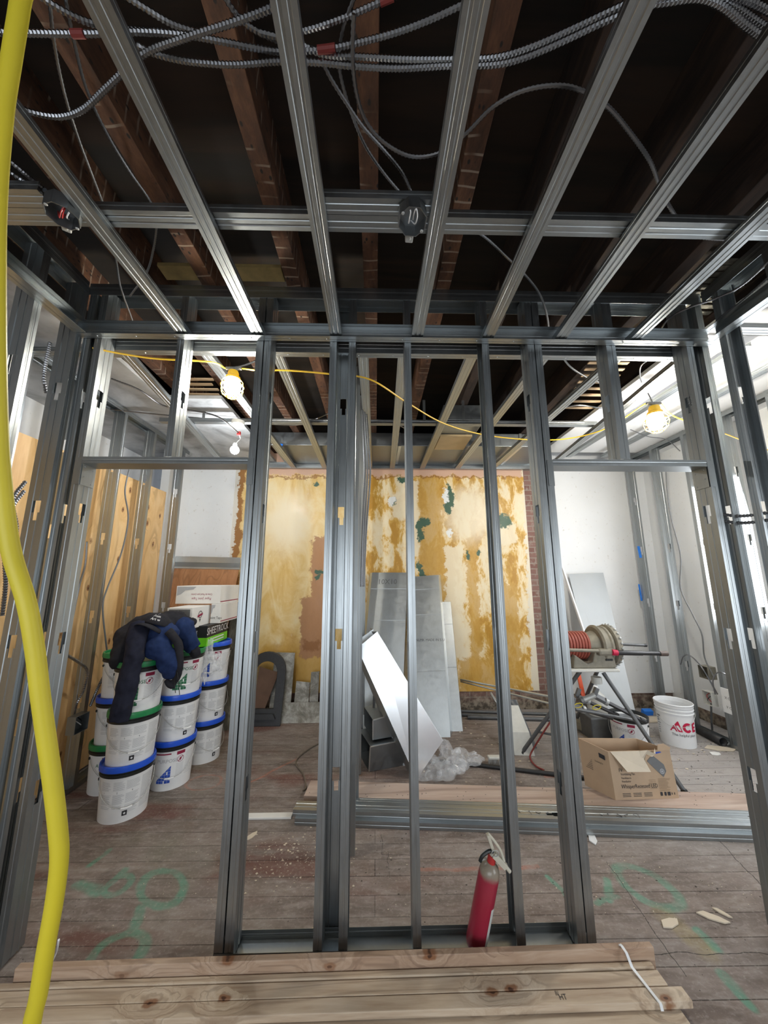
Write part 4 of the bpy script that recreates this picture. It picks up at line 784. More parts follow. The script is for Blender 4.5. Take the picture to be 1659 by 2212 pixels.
cloth('hanging_sleeve', fn, [(Y_(300, 1375, 2.60), .06, .06, .06)], [([Y_(303, 1345, 2.60), Y_(293, 1400, 2.53), Y_(280, 1460, 2.505), Y_(266, 1520, 2.50), Y_(254, 1558, 2.50)], (.062, .058))], jk, .011, .016, 2)
cloth('lining', fl, [(Y_(350, 1372, 2.66), .11, .09, .09), (Y_(340, 1398, 2.60), .09, .07, .08), (Y_(368, 1430, 2.63), .085, .06, .085)], [([Y_(362, 1410, 2.62), Y_(372, 1445, 2.64), Y_(366, 1462, 2.66)], (.07, .045))], jk, .011, .018, 3)
cloth('right_front', fl, [(Y_(393, 1360, 2.82), .07, .08, .09)], [([Y_(395, 1350, 2.82), Y_(408, 1385, 2.84), Y_(420, 1400, 2.86)], (.075, .05))], jk, .011, .014, 4)
cloth('cuff', fb, [], [([Y_(412, 1412, 2.84), Y_(428, 1402, 2.88)], (.05, .048))], jk, .010, .008, 5)
cloth('collar', fb, [], [([Y_(362, 1362, 2.60), Y_(384, 1388, 2.62), Y_(388, 1430, 2.62), Y_(382, 1462, 2.64), Y_(372, 1480, 2.64)], (.030, .022)), ([Y_(358, 1468, 2.62), Y_(368, 1482, 2.63), Y_(380, 1484, 2.64)], (.02, .018))], jk, .008, .008, 6)
for k, (a, b, c_) in enumerate([((381, 1450), (377, 1475), (379, 1497)), ((383, 1452), (386, 1478), (388, 1501))]): MB().tube(smooth_path([Y_(*a, 2.60), Y_(*b, 2.60), Y_(*c_, 2.60)]), .0022, 6).build('drawcord', MT['black'], jk, True)
cp = empty('baseball_cap', 'black cap with white handwriting on top of the jacket', 'cap', None, Y_(336, 1352, 2.66))
rotc = Matrix.Rotation(R_(-18), 3, 'X') @ Matrix.Rotation(R_(10), 3, 'Y')
mb = MB(); mb.lathe([(.098*math.cos(a), .085*math.sin(a)) for a in [k*math.pi/20 for k in range(11)]], 28, (0, 0, 0), rotc); mb.build('crown', fb, cp, True, solid=.004)
mb = MB(); k0 = 0
for i in range(9):
    a = R_(-80+20*i); d_ = .075*math.cos(a)
    for j in range(4): t = j/3; p = rotc @ Vector((.096*math.sin(a), -.092*math.cos(a)-d_*t, -.004-.02*t*t-.03*math.sin(a)**2)); mb.v.append(tuple(p))
for i in range(8):
    for j in range(3): mb.f.append((i*4+j, i*4+j+1, (i+1)*4+j+1, (i+1)*4+j)); mb.mi.append(0)
mb.build('brim', fb, cp, True, solid=.005)
MB().lathe([(0, .091), (.008, .089), (.009, .083)], 10, (0, 0, 0), rotc).build('button', fb, cp, True)
mb = MB()
for s_, ya, za in (('From', 0, .058), ('Art w', 0, .034), ('P', 0, .078)):
    v, f = text_geo(s_, .026); o_ = []
    for x, y in v:
        zz = za+y; r = .098*math.sqrt(max(.02, 1-(zz/.086)**2))+.003; a = -math.pi/2+.35+x/.095; o_.append(rotc @ Vector((r*math.cos(a), r*math.sin(a), zz)))
    mb.add(o_, f)
mb.build('handwriting', MT['white'], cp)

# crumpled clear plastic
def filmm():
    n = NT('clear_plastic_film', .12, 0, .8); n.col((.9, .92, .95)); n.b.inputs['Transmission Weight'].default_value = 0
    n.b.inputs['Alpha'].default_value = 1; f = n.noise(14, 4); n.put(n.b.inputs['Alpha'], n.ramp(f, [(.35, .12), (.7, .38)])); n.bump(n.noise(12, 2, .5), .35, .01); return n.m
MT['film'] = filmm()
def film(name, lab, blobs, seed, amp=.10):
    mb = MB()
    for c, rx, ry, rz in blobs:
        k0 = len(mb.v); N = 40; mb.lathe([(math.sin(a), -math.cos(a)) for a in [math.pi*k/20 for k in range(21)]], N)
        for i in range(k0, len(mb.v)):
            x, y, z = mb.v[i]; d = 1+noise.noise(Vector((x*1.6+seed, y*1.6, z*1.6)))*.9-abs(noise.noise(Vector((x*2.6, y*2.6+seed, z*2.6))))*.5; z = z*d; mb.v[i] = (c[0]+x*d*rx, c[1]+y*d*ry, max(.003 if c[2] < .3 else -9, c[2]+z*rz))
    return tag(mb.build(name, MT['film'], None, True), lab, 'plastic bag')
film('plastic_wrap', 'clear plastic wrap hanging beside the top rear bucket', [(Y_(450, 1408, 3.16), .045, .03, .09), (Y_(440, 1440, 3.12), .03, .03, .13), (Y_(466, 1432, 3.2), .05, .03, .07)], 3)
film('plastic_bag', 'crumpled clear plastic bag lying at the foot of the bright duct', [(atZ(945, 1660, .06), .15, .10, .08), (atZ(975, 1640, .10), .12, .10, .12), (atZ(1008, 1636, .05), .13, .08, .06)], 9)

# ------------------------------------------------------------------ things leaning at the back wall, left
def quadslab(mb, P, t, mi=0):
    """P: 4 front corners (counter-clockwise seen from the front); thickness t away from the camera"""
    P = [Vector(p) for p in P]; n = (P[1]-P[0]).cross(P[3]-P[0]).normalized(); n = -n if n.y < 0 else n
    mb.add(P+[p+n*t for p in P], [(0, 1, 2, 3), (7, 6, 5, 4), (0, 4, 5, 1), (1, 5, 6, 2), (2, 6, 7, 3), (3, 7, 4, 0)], mi); return n
e = empty('leaning_panel', 'brown veneer panel with a steel strip on top behind the cartons', 'panel', None, (0, 0, 0))
TL, TR = Y_(380, 1205, 4.2), Y_(520, 1208, 4.2); BL, BR = Vector((-2.38, 3.72, .0)), Vector((-1.62, 3.72, .0)); BL.x = -2.12
mb = MB(); n_ = quadslab(mb, [BL, BR, TR, TL], .018); mb.build('board', MT['luan'], e)
mb = MB(); ax = (TR-TL); dn = (BL-TL).normalized(); ft = Vector((0, -.006, 0)); quadslab(mb, [TL+dn*.05+ft, TR+dn*.05+ft, TR-dn*.02+ft, TL-dn*.02+ft], .02); quadslab(mb, [TL+dn*.125+ft, TR+dn*.125+ft, TR+dn*.105+ft, TL+dn*.105+ft], .004); mb.build('steel_edge', MT['duct'], e)
mb = MB(); quadslab(mb, [TL+dn*.105+ft*.6, TR+dn*.105+ft*.6, TR+dn*.05+ft*.6, TL+dn*.05+ft*.6], .003); mb.build('dark_groove', MT['duct_dark'], e)
for i, (tp, bt, w_, m_, lab) in enumerate([((500, 1330), (466, 1560), .05, 'dirtwood', 'narrow grimy trim board, left one beside the rear bucket stack'), ((512, 1300), (478, 1578), .055, 'dirtwood', 'dark grimy trim board, middle one by the doubled stud'), ((522, 1345), (489, 1577), .05, 'dirtwood', 'pale grimy trim board, right one by the doubled stud')]):
    B = atZ(*bt, 0.0); T = Y_(*tp, 4.3); B = Vector((B.x, min(B.y, 3.98), 0)); mb = MB(); quadslab(mb, [B+Vector((-w_, 0, 0)), B+Vector((w_, 0, 0)), T+Vector((w_, 0, 0)), T+Vector((-w_, 0, 0))], .025); tag(mb.build('trim_board', MT[m_]), lab, 'board', 'grimy leaning trim boards')
# arched cast-iron fireplace front
e = empty('fireplace_arch', 'black cast iron fireplace arch leaning at the foot of the yellow wall', 'fireplace arch', None, (0, 0, 0))
O = Vector((-1.19, 4.02, 0)); U = Vector((1, 0, 0)); V = Vector((0, .28, 1)).normalized(); mb = MB()
out = [(-.21, 0), (-.21, .50)]+[(.21*math.cos(a), .52+.20*math.sin(a)) for a in [math.pi-k*math.pi/14 for k in range(15)]]+[(.21, 0)]
inn = [(-.12, .16), (-.12, .48)]+[(.12*math.cos(a), .50+.12*math.sin(a)) for a in [math.pi-k*math.pi/14 for k in range(15)]]+[(.12, .16)]
n = len(out); Nn = U.cross(V)*-1
for off in (0, .03):
    mb.v += [tuple(O+U*x+V*y+Vector((0, off, 0))) for x, y in out]+[tuple(O+U*x+V*y+Vector((0, off, 0))) for x, y in inn]
for k in range(n):
    k1 = (k+1) % n
    mb.f += [(k, k1, n+k1, n+k), (2*n+k, 3*n+k, 3*n+k1, 2*n+k1), (k, 2*n+k, 2*n+k1, k1), (n+k, n+k1, 3*n+k1, 3*n+k)]; mb.mi += [0]*4
mb.build('arch_frame', MT['iron'], e, bevel=.004)
mb = MB(); mb.prism([(-.13, .0), (.16, .0), (.13, .05), (-.10, .05)], (O+V*.07+Vector((0, -.02, 0)), U, V), .02); mb.build('sill', MT['iron'], e)
rust = plain('rusty_plate', (.13, .075, .05), .8, .2, .4, 10); mb = MB(); quadslab(mb, [O+U*-.11+V*.14+Vector((0, .04, 0)), O+U*.02+V*.14+Vector((0, .03, 0)), O+U*.13+V*.50+Vector((0, .03, 0)), O+U*-.09+V*.56+Vector((0, .04, 0))], .008); mb.build('rusty_plate', rust, e)
def marble():
    n = NT('dirty_marble', .5); f = n.noise(7, 7, .7, None, .5); n.col(n.ramp(f, [(.3, (.10, .095, .08)), (.47, (.22, .21, .18)), (.6, (.42, .41, .38)), (.75, (.66, .65, .62))])); n.bump(f, .15, .004); return n.m
MT['marble'] = marble()
def slab(lab, tl, tr, yb, yt, z0, t=.022, grp='dirty marble slabs'):
    a, b = Y_(*tl, yt), Y_(*tr, yt); mb = MB(); quadslab(mb, [(a.x, yb, z0), (b.x, yb, z0), b, a], t); tag(mb.build('marble_slab', MT['marble'], bevel=.002), lab, 'stone slab', grp)
slab('long low marble slab lying on its edge before the others', (583, 1518), (712, 1516), 4.10, 4.18, 0)
slab('tall marble slab standing right of the fireplace arch', (594, 1409), (637, 1410), 4.15, 4.30, 0)
slab('short marble slab between the tall one and the narrow one', (640, 1471), (670, 1474), 4.16, 4.29, 0)
slab('narrow marble slab next to the central column', (672, 1452), (690, 1450), 4.20, 4.28, 0)

# ------------------------------------------------------------------ sheet metal duct pieces
def ductpiece(name, lab, P, right=None, left=None, top=None, mat='duct', grp='tall duct pieces on the yellow wall', txt=None, bends=()):
    P = [Vector(p) for p in P]; e = empty(name, lab, 'duct piece', grp, (0, 0, 0)); mb = MB()
    BL, BR, TR, TL = P; n = 8; rows = []
    for k in range(n+1):
        t = k/n; rows.append([BL.lerp(TL, t), BR.lerp(TR, t)])
    vs = []; fs = []
    L = Vector(left) if left else None; Rr = Vector(right) if right else None
    for a, b in rows:
        r = ([a+L] if L else [])+[a, b]+([b+Rr] if Rr else []); vs += r
    w_ = len(vs)//(n+1)
    for k in range(n):
        for j in range(w_-1): fs.append((k*w_+j, k*w_+j+1, (k+1)*w_+j+1, (k+1)*w_+j))
    mb.add(vs, fs)
    if top: T = Vector(top); mb.add([TL, TR, TR+T, TL+T], [(0, 1, 2, 3)])
    mb.build('duct_shell', MT[mat], e, solid=.002)
    up = (TL-BL).normalized(); ac = (BR-BL).normalized(); fr = -ac.cross(up); fr = fr if fr.y < 0 else -fr
    if bends:
        mb = MB()
        for t, u0, u1 in bends: a = BL.lerp(TL, t).lerp(BR.lerp(TR, t), u0)+fr*.0025; b = BL.lerp(TL, t).lerp(BR.lerp(TR, t), u1)+fr*.0025; mb.bar(a, b, .006, .003)
        mb.build('crimp_line', MT['duct'], e)
    if txt:
        mb = MB()
        for s_, u, t, sz in txt: text(mb, s_, sz, (BL.lerp(TL, t).lerp(BR.lerp(TR, t), u)+fr*.004, ac, up))
        mb.build('lettering', MT['cable'], e)
    return e
ductpiece('duct_piece', 'tall grey duct piece marked 10X10, left of its neighbours', [(-.19, 3.86, 0), (.26, 3.86, 0), Y_(880, 1237, 4.3), Y_(804, 1237, 4.3)], right=(.02, .10, 0), left=(-.03, .10, 0), top=(0, .08, -.01), txt=[('10X10', .45, .93, .085)], bends=[(.88, 0, 1), (.66, 0, 1)])
ductpiece('duct_piece', 'tall shiny duct piece with stencilled mill text, right of the slim stud', [(.40, 3.72, 0), (.72, 3.72, 0), Y_(947, 1242, 4.26), Y_(890, 1246, 4.26)], right=(.045, .12, 0), left=(-.01, .12, 0), top=(0, .10, -.01), txt=[('NLMK MADE IN S U', .55, .55, .036)], bends=[(.90, 0, 1), (.36, 0, 1), (.72, 0, 1)])
ductpiece('duct_piece', 'shorter dull duct strip behind the shiny one, against the yellow wall', [(.70, 3.85, 0), (.87, 3.85, 0), Y_(973, 1300, 4.34), Y_(950, 1300, 4.34)], right=(.01, .03, 0), mat='duct', bends=[(.45, 0, 1), (.8, 0, 1)])
wht = NT('glare_sheet_metal', .22, .65); wht.col((.93, .95, .98)); wht.bump(wht.noise(3, 3), .05, .01); MT['bright'] = wht.m  # lamp glare on the slanting duct painted in as lighter metal
def tiltduct(name, lab, A, B, C_, D, dep, mat):   # A bottom-left, B bottom-right, C top-right, D top-left + depth vector
    A, B, C_, D, dep = map(Vector, (A, B, C_, D, dep)); e = empty(name, lab, 'duct piece', 'slanting bright duct pieces', (0, 0, 0)); mb = MB()
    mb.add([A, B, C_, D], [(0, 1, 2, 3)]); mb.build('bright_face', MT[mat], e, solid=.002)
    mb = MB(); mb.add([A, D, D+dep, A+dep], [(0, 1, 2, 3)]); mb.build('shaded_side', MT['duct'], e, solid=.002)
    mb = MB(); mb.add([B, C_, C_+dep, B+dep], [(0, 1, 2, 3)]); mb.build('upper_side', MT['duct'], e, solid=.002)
tiltduct('bright_duct', 'glare-whitened duct piece slanting down to the right in the middle', Y_(900, 1684, 3.0), Y_(957, 1600, 3.02), Y_(815, 1364, 3.16), Y_(772, 1400, 3.14), (-.05, .14, -.02), 'bright')
tiltduct('bright_duct', 'second duct piece tucked behind the slanting bright one', Y_(880, 1676, 3.2), Y_(930, 1580, 3.2), Y_(806, 1359, 3.34), Y_(766, 1388, 3.32), (-.03, .08, 0), 'duct')
def openduct(lab, P, dep, mat='duct_dark'):
    P = [Vector(p) for p in P]; dep = Vector(dep); e = empty('duct_elbow', lab, 'duct piece', 'dark duct boxes on the floor', (0, 0, 0)); mb = MB(); mb.add(P+[p+dep for p in P], [(0, 1, 2, 3), (3, 2, 6, 7), (4, 7, 6, 5), (0, 4, 5, 1), (1, 5, 6, 2)]); mb.build('duct_shell', MT[mat], e, solid=.003)
    mb = MB(); mb.bar(P[3], P[2], .012, .006); mb.bar(P[0], P[3], .010, .006); mb.build('drive_cleat', MT['duct'], e)
p = atZ(797, 1668, 0); openduct('lower dark duct box on the floor behind the bright duct', [(p.x, p.y, 0.003), (p.x+.36, p.y+.12, .003), (p.x+.36, p.y+.10, .20), (p.x+.01, p.y-.02, .19)], (-.10, .32, .0))
openduct('upper dark duct box stacked behind the bright duct', [(p.x+.03, p.y+.05, 0.21), (p.x+.38, p.y+.15, .22), (p.x+.38, p.y+.14, .42), (p.x+.03, p.y+.04, .36)], (-.08, .3, .0))
a = Y_(795, 1400, 3.3)
tag(MB().tube([(-.03, 3.35, .0), (.01, 3.5, .9)], .011, 8).build('thin_pipe', MT['pipe'], None, True), 'thin grey pipe standing behind the slanting duct', 'pipe')

# ================================================================== TIMBER IN FRONT OF THE PARTITION
def board(name, lab, xa, xb, ya, yb, za, zb, m, grp, skew=0.0, bev=.0025):
    mb = MB(); k = skew; mb.add([(xa, ya, za), (xb, ya+k, za), (xb, yb+k, za), (xa, yb, za), (xa, ya, zb), (xb, ya+k, zb), (xb, yb+k, zb), (xa, yb, zb)], [(0, 3, 2, 1), (4, 5, 6, 7), (0, 1, 5, 4), (1, 2, 6, 5), (2, 3, 7, 6), (3, 0, 4, 7)])
    return tag(mb.build(name, MT[m], bevel=bev), lab, 'timber board', grp)
GT = 'raw pine boards in the foreground'
board('pine_board', 'pine board standing on edge at the back of the foreground stack', -1.32, 1.08, 1.618, 1.642, 0, .093, 'pine2', GT, .016)
board('pine_board', 'pine board on edge forming the pale strip of the foreground stack', -1.40, 1.055, 1.592, 1.614, 0, .056, 'pine', GT, .014)
board('pine_board', 'flat pine board, upper half of the wide stepped pair', -1.42, 1.06, 1.540, 1.590, .030, .053, 'pine', GT, .010)
b_ht = board('pine_board', 'flat pine board with black stamp, lower half of the stepped pair', -1.44, 1.105, 1.492, 1.539, .030, .053, 'pine', GT, .006)
board('pine_board', 'pine board on the floor under the stepped pair', -1.40, .99, 1.52, 1.582, .001, .029, 'pine2', GT, .006)
board('pine_board', 'flat pine board on the floor, second from the bottom edge', -1.42, 1.06, 1.445, 1.515, .001, .028, 'pine', GT, .006)
board('pine_board', 'flat pine board on the floor, nearest the photographer', -1.42, 1.02, 1.37, 1.438, .001, .026, 'pine', GT, .006)
mb = MB(); text(mb, 'HT', .026, ((.66, 1.520, .0540), (1, 0, 0), (0, 1, 0)), .8); text(mb, 'II/', .022, ((.645, 1.532, .0540), (1, 0, 0), (0, 1, 0)), .8); mb.build('stamp', MT['ink'], b_ht)
P = [(.955, 1.640, .02), (.953, 1.643, .098), (.955, 1.635, .099), (.957, 1.612, .096), (.965, 1.600, .062), (.975, 1.56, .0565), (.985, 1.49, .0555), (.985, 1.485, .04)]
mb = MB()
for p, q in zip(P[:-1], P[1:]): mb.bar(p, q, .010, .0022, (1, 0, 0)) if False else mb.bar(p, q, .0022, .010, (1, 0, 0))
tag(mb.build('plastic_strap', MT['white']), 'white plastic strap tying the foreground boards at their right end', 'strap')
tag(MB().tube(smooth_path([atZ(112, 2078, .02), atZ(122, 2055, .04), atZ(127, 2030, .09)]), .004, 6).build('white_tie', MT['white'], None, True), 'white strap tail sticking up behind the yellow hose', 'strap')

# ------------------------------------------------------------------ fire extinguisher
e = empty('fire_extinguisher', 'dusty red fire extinguisher leaning against the partition stud', 'fire extinguisher', None, (.415, 1.755, .012))
ax = Vector((.075, -.035, .33)).normalized(); xx = (Vector((1, 0, 0))-ax*ax.x).normalized(); rot = Matrix((xx, ax.cross(xx), ax)).transposed(); e.rotation_euler = rot.to_euler()
dred = NT('dusty_red_paint', .28); x, y, z = dred.xyz(); dred.col(dred.mix(dred.step(dred.math('ADD', z, dred.math('MULTIPLY', dred.noise(20), .03)), .285, .315), dred.mix(dred.math('MULTIPLY', dred.noise(8, 4), .35), (.30, .008, .03), (.38, .10, .13)), (.26, .22, .17)))
MB().lathe([(0, 0), (.036, 0), (.040, .006), (.042, .02), (.042, .278), (.040, .296), (.033, .313), (.020, .324), (.014, .328), (0, .328)], 40).build('cylinder', dred.m, e, True)
MB().lathe([(.017, .326), (.017, .354), (0, .354)], 24).build('neck_collar', MT['red'], e, True)
hm = plain('cream_plastic', (.52, .49, .40), .5); c0 = -.9
mb = MB(); mb.bar((.0, -.01, .365), (.055, -.022, .335), .022, .018, (0, 1, 0)); mb.tube([(.04, -.02, .348), (.072, -.028, .325)], .0075, 10); mb.lathe([(0, .352), (.012, .352), (.013, .372), (0, .374)], 14); mb.build('nozzle', hm, e, bevel=.002)
mb = MB(); mb.tube(smooth_path([(.045, -.018, .352), (.025, -.008, .385), (-.005, -.002, .412), (-.035, .002, .432)]), [.006]*25, 8); mb.bar((-.002, 0, .375), (-.036, 0, .43), .012, .020, (0, 1, 0)); mb.build('squeeze_lever', hm, e, bevel=.002)
MB().tube(smooth_path([(.0, -.006, .372), (-.02, -.004, .368), (-.042, -.004, .345), (-.048, -.004, .322)]), .0075, 8).build('carry_handle', MT['black'], e, True)
MB().tube([(.015*math.cos(k*math.pi/6), -.022, .378+.012*math.sin(k*math.pi/6)) for k in range(13)], .0015, 5).build('safety_ring', MT['wire'], e, True)
mb = MB(); ll = MB()
for k in range(9):
    a0, a1 = R_(-62+k*8), R_(-62+(k+1)*8); r = .0426; mb.add([(r*math.cos(a0), r*math.sin(a0), .035), (r*math.cos(a1), r*math.sin(a1), .035), (r*math.cos(a1), r*math.sin(a1), .175), (r*math.cos(a0), r*math.sin(a0), .175)], [(0, 1, 2, 3)])
for j in range(30):
    z0 = .042+j*.0042; a0, a1 = R_(-56), R_(-56+rnd.uniform(35, 58)); r = .0430; ll.add([(r*math.cos(a0), r*math.sin(a0), z0), (r*math.cos((a0+a1)/2), r*math.sin((a0+a1)/2), z0), (r*math.cos(a1), r*math.sin(a1), z0), (r*math.cos(a1), r*math.sin(a1), z0+.0016), (r*math.cos((a0+a1)/2), r*math.sin((a0+a1)/2), z0+.0016), (r*math.cos(a0), r*math.sin(a0), z0+.0016)], [(0, 1, 4, 5), (1, 2, 3, 4)])
lb = mb.build('label', MT['offwhite'], e); ll.build('small_print', MT['small'], lb)

# ------------------------------------------------------------------ plank and loose steel lying behind the partition
L0 = Vector((-.485, 2.735, 0)); R0 = Vector((2.75, 2.47, 0)); d = (R0-L0).normalized(); nn = Vector((-d.y, d.x, 0))
def lying(name, lab, a, L, W_, z0, h, m, cat, grp=None):
    mb = MB(); a = Vector(a); P = [a, a+d*L, a+d*L+nn*W_, a+nn*W_]; mb.add([(p.x, p.y, z0) for p in P]+[(p.x, p.y, z0+h) for p in P], [(0, 3, 2, 1), (4, 5, 6, 7), (0, 1, 5, 4), (1, 2, 6, 5), (2, 3, 7, 6), (3, 0, 4, 7)]); o = mb.build(name, MT[m], bevel=.003); return tag(o, lab, cat, grp)
pk = lying('old_plank', 'dusty salmon brown plank lying across the rear room floor', L0, 3.3, .19, .012, .036, 'plank', 'plank')
mb = MB()
for i in range(60):
    p = L0+d*rnd.uniform(.03, 3.1)+nn*rnd.uniform(.01, .18); mb.lathe([(0, .0008), (.0035, 0)], 6, (p.x, p.y, .0485))
mb.build('nail_hole', MT['ink'], pk)['kind'] = 'stuff'
board('wood_offcut', 'short grey batten under the left end of the plank', -.46, -.28, 2.70, 2.80, .0, .011, 'dirtwood', None)
S0 = Vector((-.515, 2.545, 0))
def lstud(lab, a, L, z, W_=.092, h=.036):
    mb = MB(); a = Vector(a); channel(mb, (a.x, a.y, z+h), d, nn, (0, 0, -1), L, W_, h, .006, [.24, 1.62] if W_ > .08 else (), True); return tag(mb.build('loose_stud', MT['steel'], solid=.0012), lab, 'metal stud', 'loose steel studs on the floor')
sA = lstud('loose steel stud lying before the plank, the long front one with scribbles', S0+d*.0, 2.78, .036)
lstud('loose steel stud at the bottom, under the scribbled one', S0+d*.02-nn*.022, 2.8, .001)
lstud('thin loose steel channel between the plank and the scribbled stud', S0+d*.30+nn*.112, 2.55, .002, .05, .06)
mb = MB(); p = S0+d*1.42+nn*.05
for k in range(9):
    q = p+d*(k*.055 + (.25 if k > 3 else 0)); mb.tube(smooth_path([(q.x+rnd.uniform(-.02, .02), q.y+rnd.uniform(-.02, .02), .0732) for _ in range(4)], 4), .0009, 4)
mb.build('black_scribble', MT['ink'], sA)
board('white_offcut', 'pale wood strip left of the loose steel studs', -.86, -.53, 2.575, 2.625, .001, .014, 'card_white', None)

# ------------------------------------------------------------------ cardboard box
zb = .049; A = atZ(1330, 1728, zb); B = atZ(1466, 1723.5, zb); C_ = atZ(1272.6, 1699.6, zb); C_ = A+(C_-A)*1.15; D_ = B+(C_-A); hh = .285
bx = empty('cardboard_box', 'open brown ventilating fan box with torn flap on the plank', 'cardboard box', None, (0, 0, 0))
mb = MB(); T = Vector((-.01, .015, hh)); TLt = Vector((-.02, .0, hh+.02))
mb.add([A, B, D_, C_, A+T, B+T, D_+T, C_+TLt], [(0, 3, 2, 1), (0, 1, 5, 4), (1, 2, 6, 5), (2, 3, 7, 6), (3, 0, 4, 7)]); mb.build('carton_shell', MT['kraft'], bx, solid=.005)
fx = (B-A).normalized(); fz = ((A+T)-A).normalized(); fnn = fx.cross(fz); fnn = fnn if fnn.y < 0 else -fnn
def FP(u, v, off=.004): return A+fx*(u*(B-A).length)+fz*(v*hh)+fnn*off
fl_ = MB(); fl_.add([FP(.03, 1.0, .004), FP(.50, 1.0, .004), FP(.58, .60, .035), FP(.20, .62, .04)], [(0, 1, 2, 3)]); fl_.build('folded_flap', MT['kraft_in'], bx, solid=.003)
fl_ = MB(); pts = [(.50, 1.0), (.62, 1.03), (.70, .98), (.76, 1.06), (.74, .95), (.66, .90), (.60, .93), (.55, .82), (.58, .62), (.53, .78), (.50, .86)]; fl_.add([FP(u, v, .007+.01*((k*7) % 3)) for k, (u, v) in enumerate(pts)], [tuple(range(len(pts)))]); fl_.build('torn_flap', MT['kraft_in'], bx)
fl_ = MB(); fl_.add([FP(.80, 1.0), FP(1.0, 1.0), FP(1.02, 1.06), FP(.92, 1.14), FP(.82, 1.12)], [(0, 1, 2, 3, 4)]); fl_.build('torn_flap', MT['kraft'], bx, solid=.004)
mb = MB(); w0 = (B-A).length
for s_, u, v, sz in (('Ventilating Fan', .14, .52, .021), ('Ventilatore', .14, .44, .019), ('Ventilador', .14, .37, .019), ('WhisperRecessed LED', .12, .265, .034), ('FV', .12, .60, .03)): text(mb, s_, sz, (FP(u, v), fx, fz), .8, 'LEFT')
for i in range(3):
    for j in range(3): mb.add([FP(.12+.17*i, .12-.03*j), FP(.12+.17*i+.13, .12-.03*j), FP(.12+.17*i+.13, .13-.03*j), FP(.12+.17*i, .13-.03*j)], [(0, 1, 2, 3)])
for k, (u, w_) in enumerate(((.72, .035), (.785, .03), (.835, .045), (.90, .02), (.94, .02))):
    if k < 3: mb.add([FP(u, .06), FP(u+w_, .06), FP(u+w_, .135), FP(u, .135)], [(0, 1, 2, 3)])
    else: mb.add([FP(u, .075), FP(u+w_*.5, .075), FP(u+w_*.5, .12), FP(u, .12)], [(0, 1, 2, 3)])
mb.build('lettering', MT['ink'], bx)
mb = MB()
for j in range(14):
    L_ = rnd.uniform(.12, .2); v = .40-.022*j; u = .72
    if .15 < v: mb.add([FP(u, v), FP(u+L_, v), FP(u+L_, v+.008), FP(u, v+.008)], [(0, 1, 2, 3)])
for j in range(6): v = .38-.035*j; mb.add([FP(.57, v), FP(.68, v), FP(.68, v+.008), FP(.57, v+.008)], [(0, 1, 2, 3)])
mb.build('small_print', plain('faded_brown_print', (.30, .21, .13), .8), bx)
mb = MB(); mb.add([FP(.60, .78), FP(.70, .62), FP(.82, .44), FP(.88, .56), FP(.86, .70), FP(.72, .88), FP(.66, .86)], [(0, 1, 2, 3, 4, 5, 6)]); pf = mb.build('printed_fan_picture', MT['cable'], bx)
mb = MB(); c = FP(.81, .56, .0055)
for r0, r1 in ((.016, .011), (.007, 0)): mb.add([c+fx*r0*math.cos(a)+fz*r0*math.sin(a) for a in [k*math.pi/8 for k in range(16)]]+[c+fx*r1*math.cos(a)+fz*r1*math.sin(a) for a in [k*math.pi/8 for k in range(16)]], [(k, (k+1) % 16, 16+(k+1) % 16, 16+k) for k in range(16)])
mb.build('printed_lens_ring', MT['small'], pf)
mb = MB(); mb.add([FP(.74, .92), FP(.86, .955), FP(.84, .975), FP(.76, .965)], [(0, 1, 2, 3)]); mb.build('blue_print', MT['inkblue'], bx)
lx = (A-C_).normalized(); ln = lx.cross(fz); ln = ln if ln.x < 0 else -ln
mb = MB(); text(mb, 'Panasonic', .026, (C_+(A-C_)*.12+fz*hh*.78+ln*.006, lx, fz), .6, 'LEFT'); mb.build('blue_lettering', MT['inkblue'], bx)
mb = MB(); mb.add([C_+(A-C_)*u+fz*hh*v+ln*.006 for u, v in ((.68, .80), (.88, .78), (.88, .88), (.68, .90))], [(0, 1, 2, 3)]); text(mb, 'Ventilating Fan', .014, (C_+(A-C_)*.5+fz*hh*.68+ln*.006, lx, fz), .7, 'LEFT')
for j in range(6): mb.add([C_+(A-C_)*u+fz*hh*v+ln*.006 for u, v in ((.12, .66-.04*j), (.40, .65-.04*j), (.40, .66-.04*j), (.12, .67-.04*j))], [(0, 1, 2, 3)])
mb.build('small_print', MT['ink'], bx)

# ------------------------------------------------------------------ white hardware-store bucket and tool bucket
ac = empty('open_bucket', 'open white bucket with red ACE lettering by the right wall studs', 'bucket', None, (2.80, 3.55, 0), facing(2.80, 3.55, 0))
MB().lathe([(0, .004), (.126, .004), (.132, 0), (.133, .01), (.140, .27), (.146, .272), (.146, .280), (.141, .284), (.142, .300), (.148, .302), (.148, .309), (.142, .312), (.142, .325), (.149, .328), (.149, .345), (.153, .352), (.149, .358), (.145, .355), (.140, .27), (.129, .02), (0, .012)], 56).build('body', MT['white'], ac, True)
def rb(z): return .133+.0075*z/.27
mb = MB()
def poly(pts, off=.0012): wrapv(mb, pts, [tuple(range(len(pts)))], 0, 0, off)
X = -.005
wrapv(mb, [(X-.045, .135), (X+.012, .135), (X-.012, .185), (X-.016, .182)], [(0, 1, 2, 3)], 0, 0, .0012)
wrapv(mb, [(X+.018, .135), (X+.050, .135), (X+.024, .222), (X+.018, .222), (X-.006, .192)], [(0, 1, 2, 3, 4)], 0, 0, .0012)
n = 22
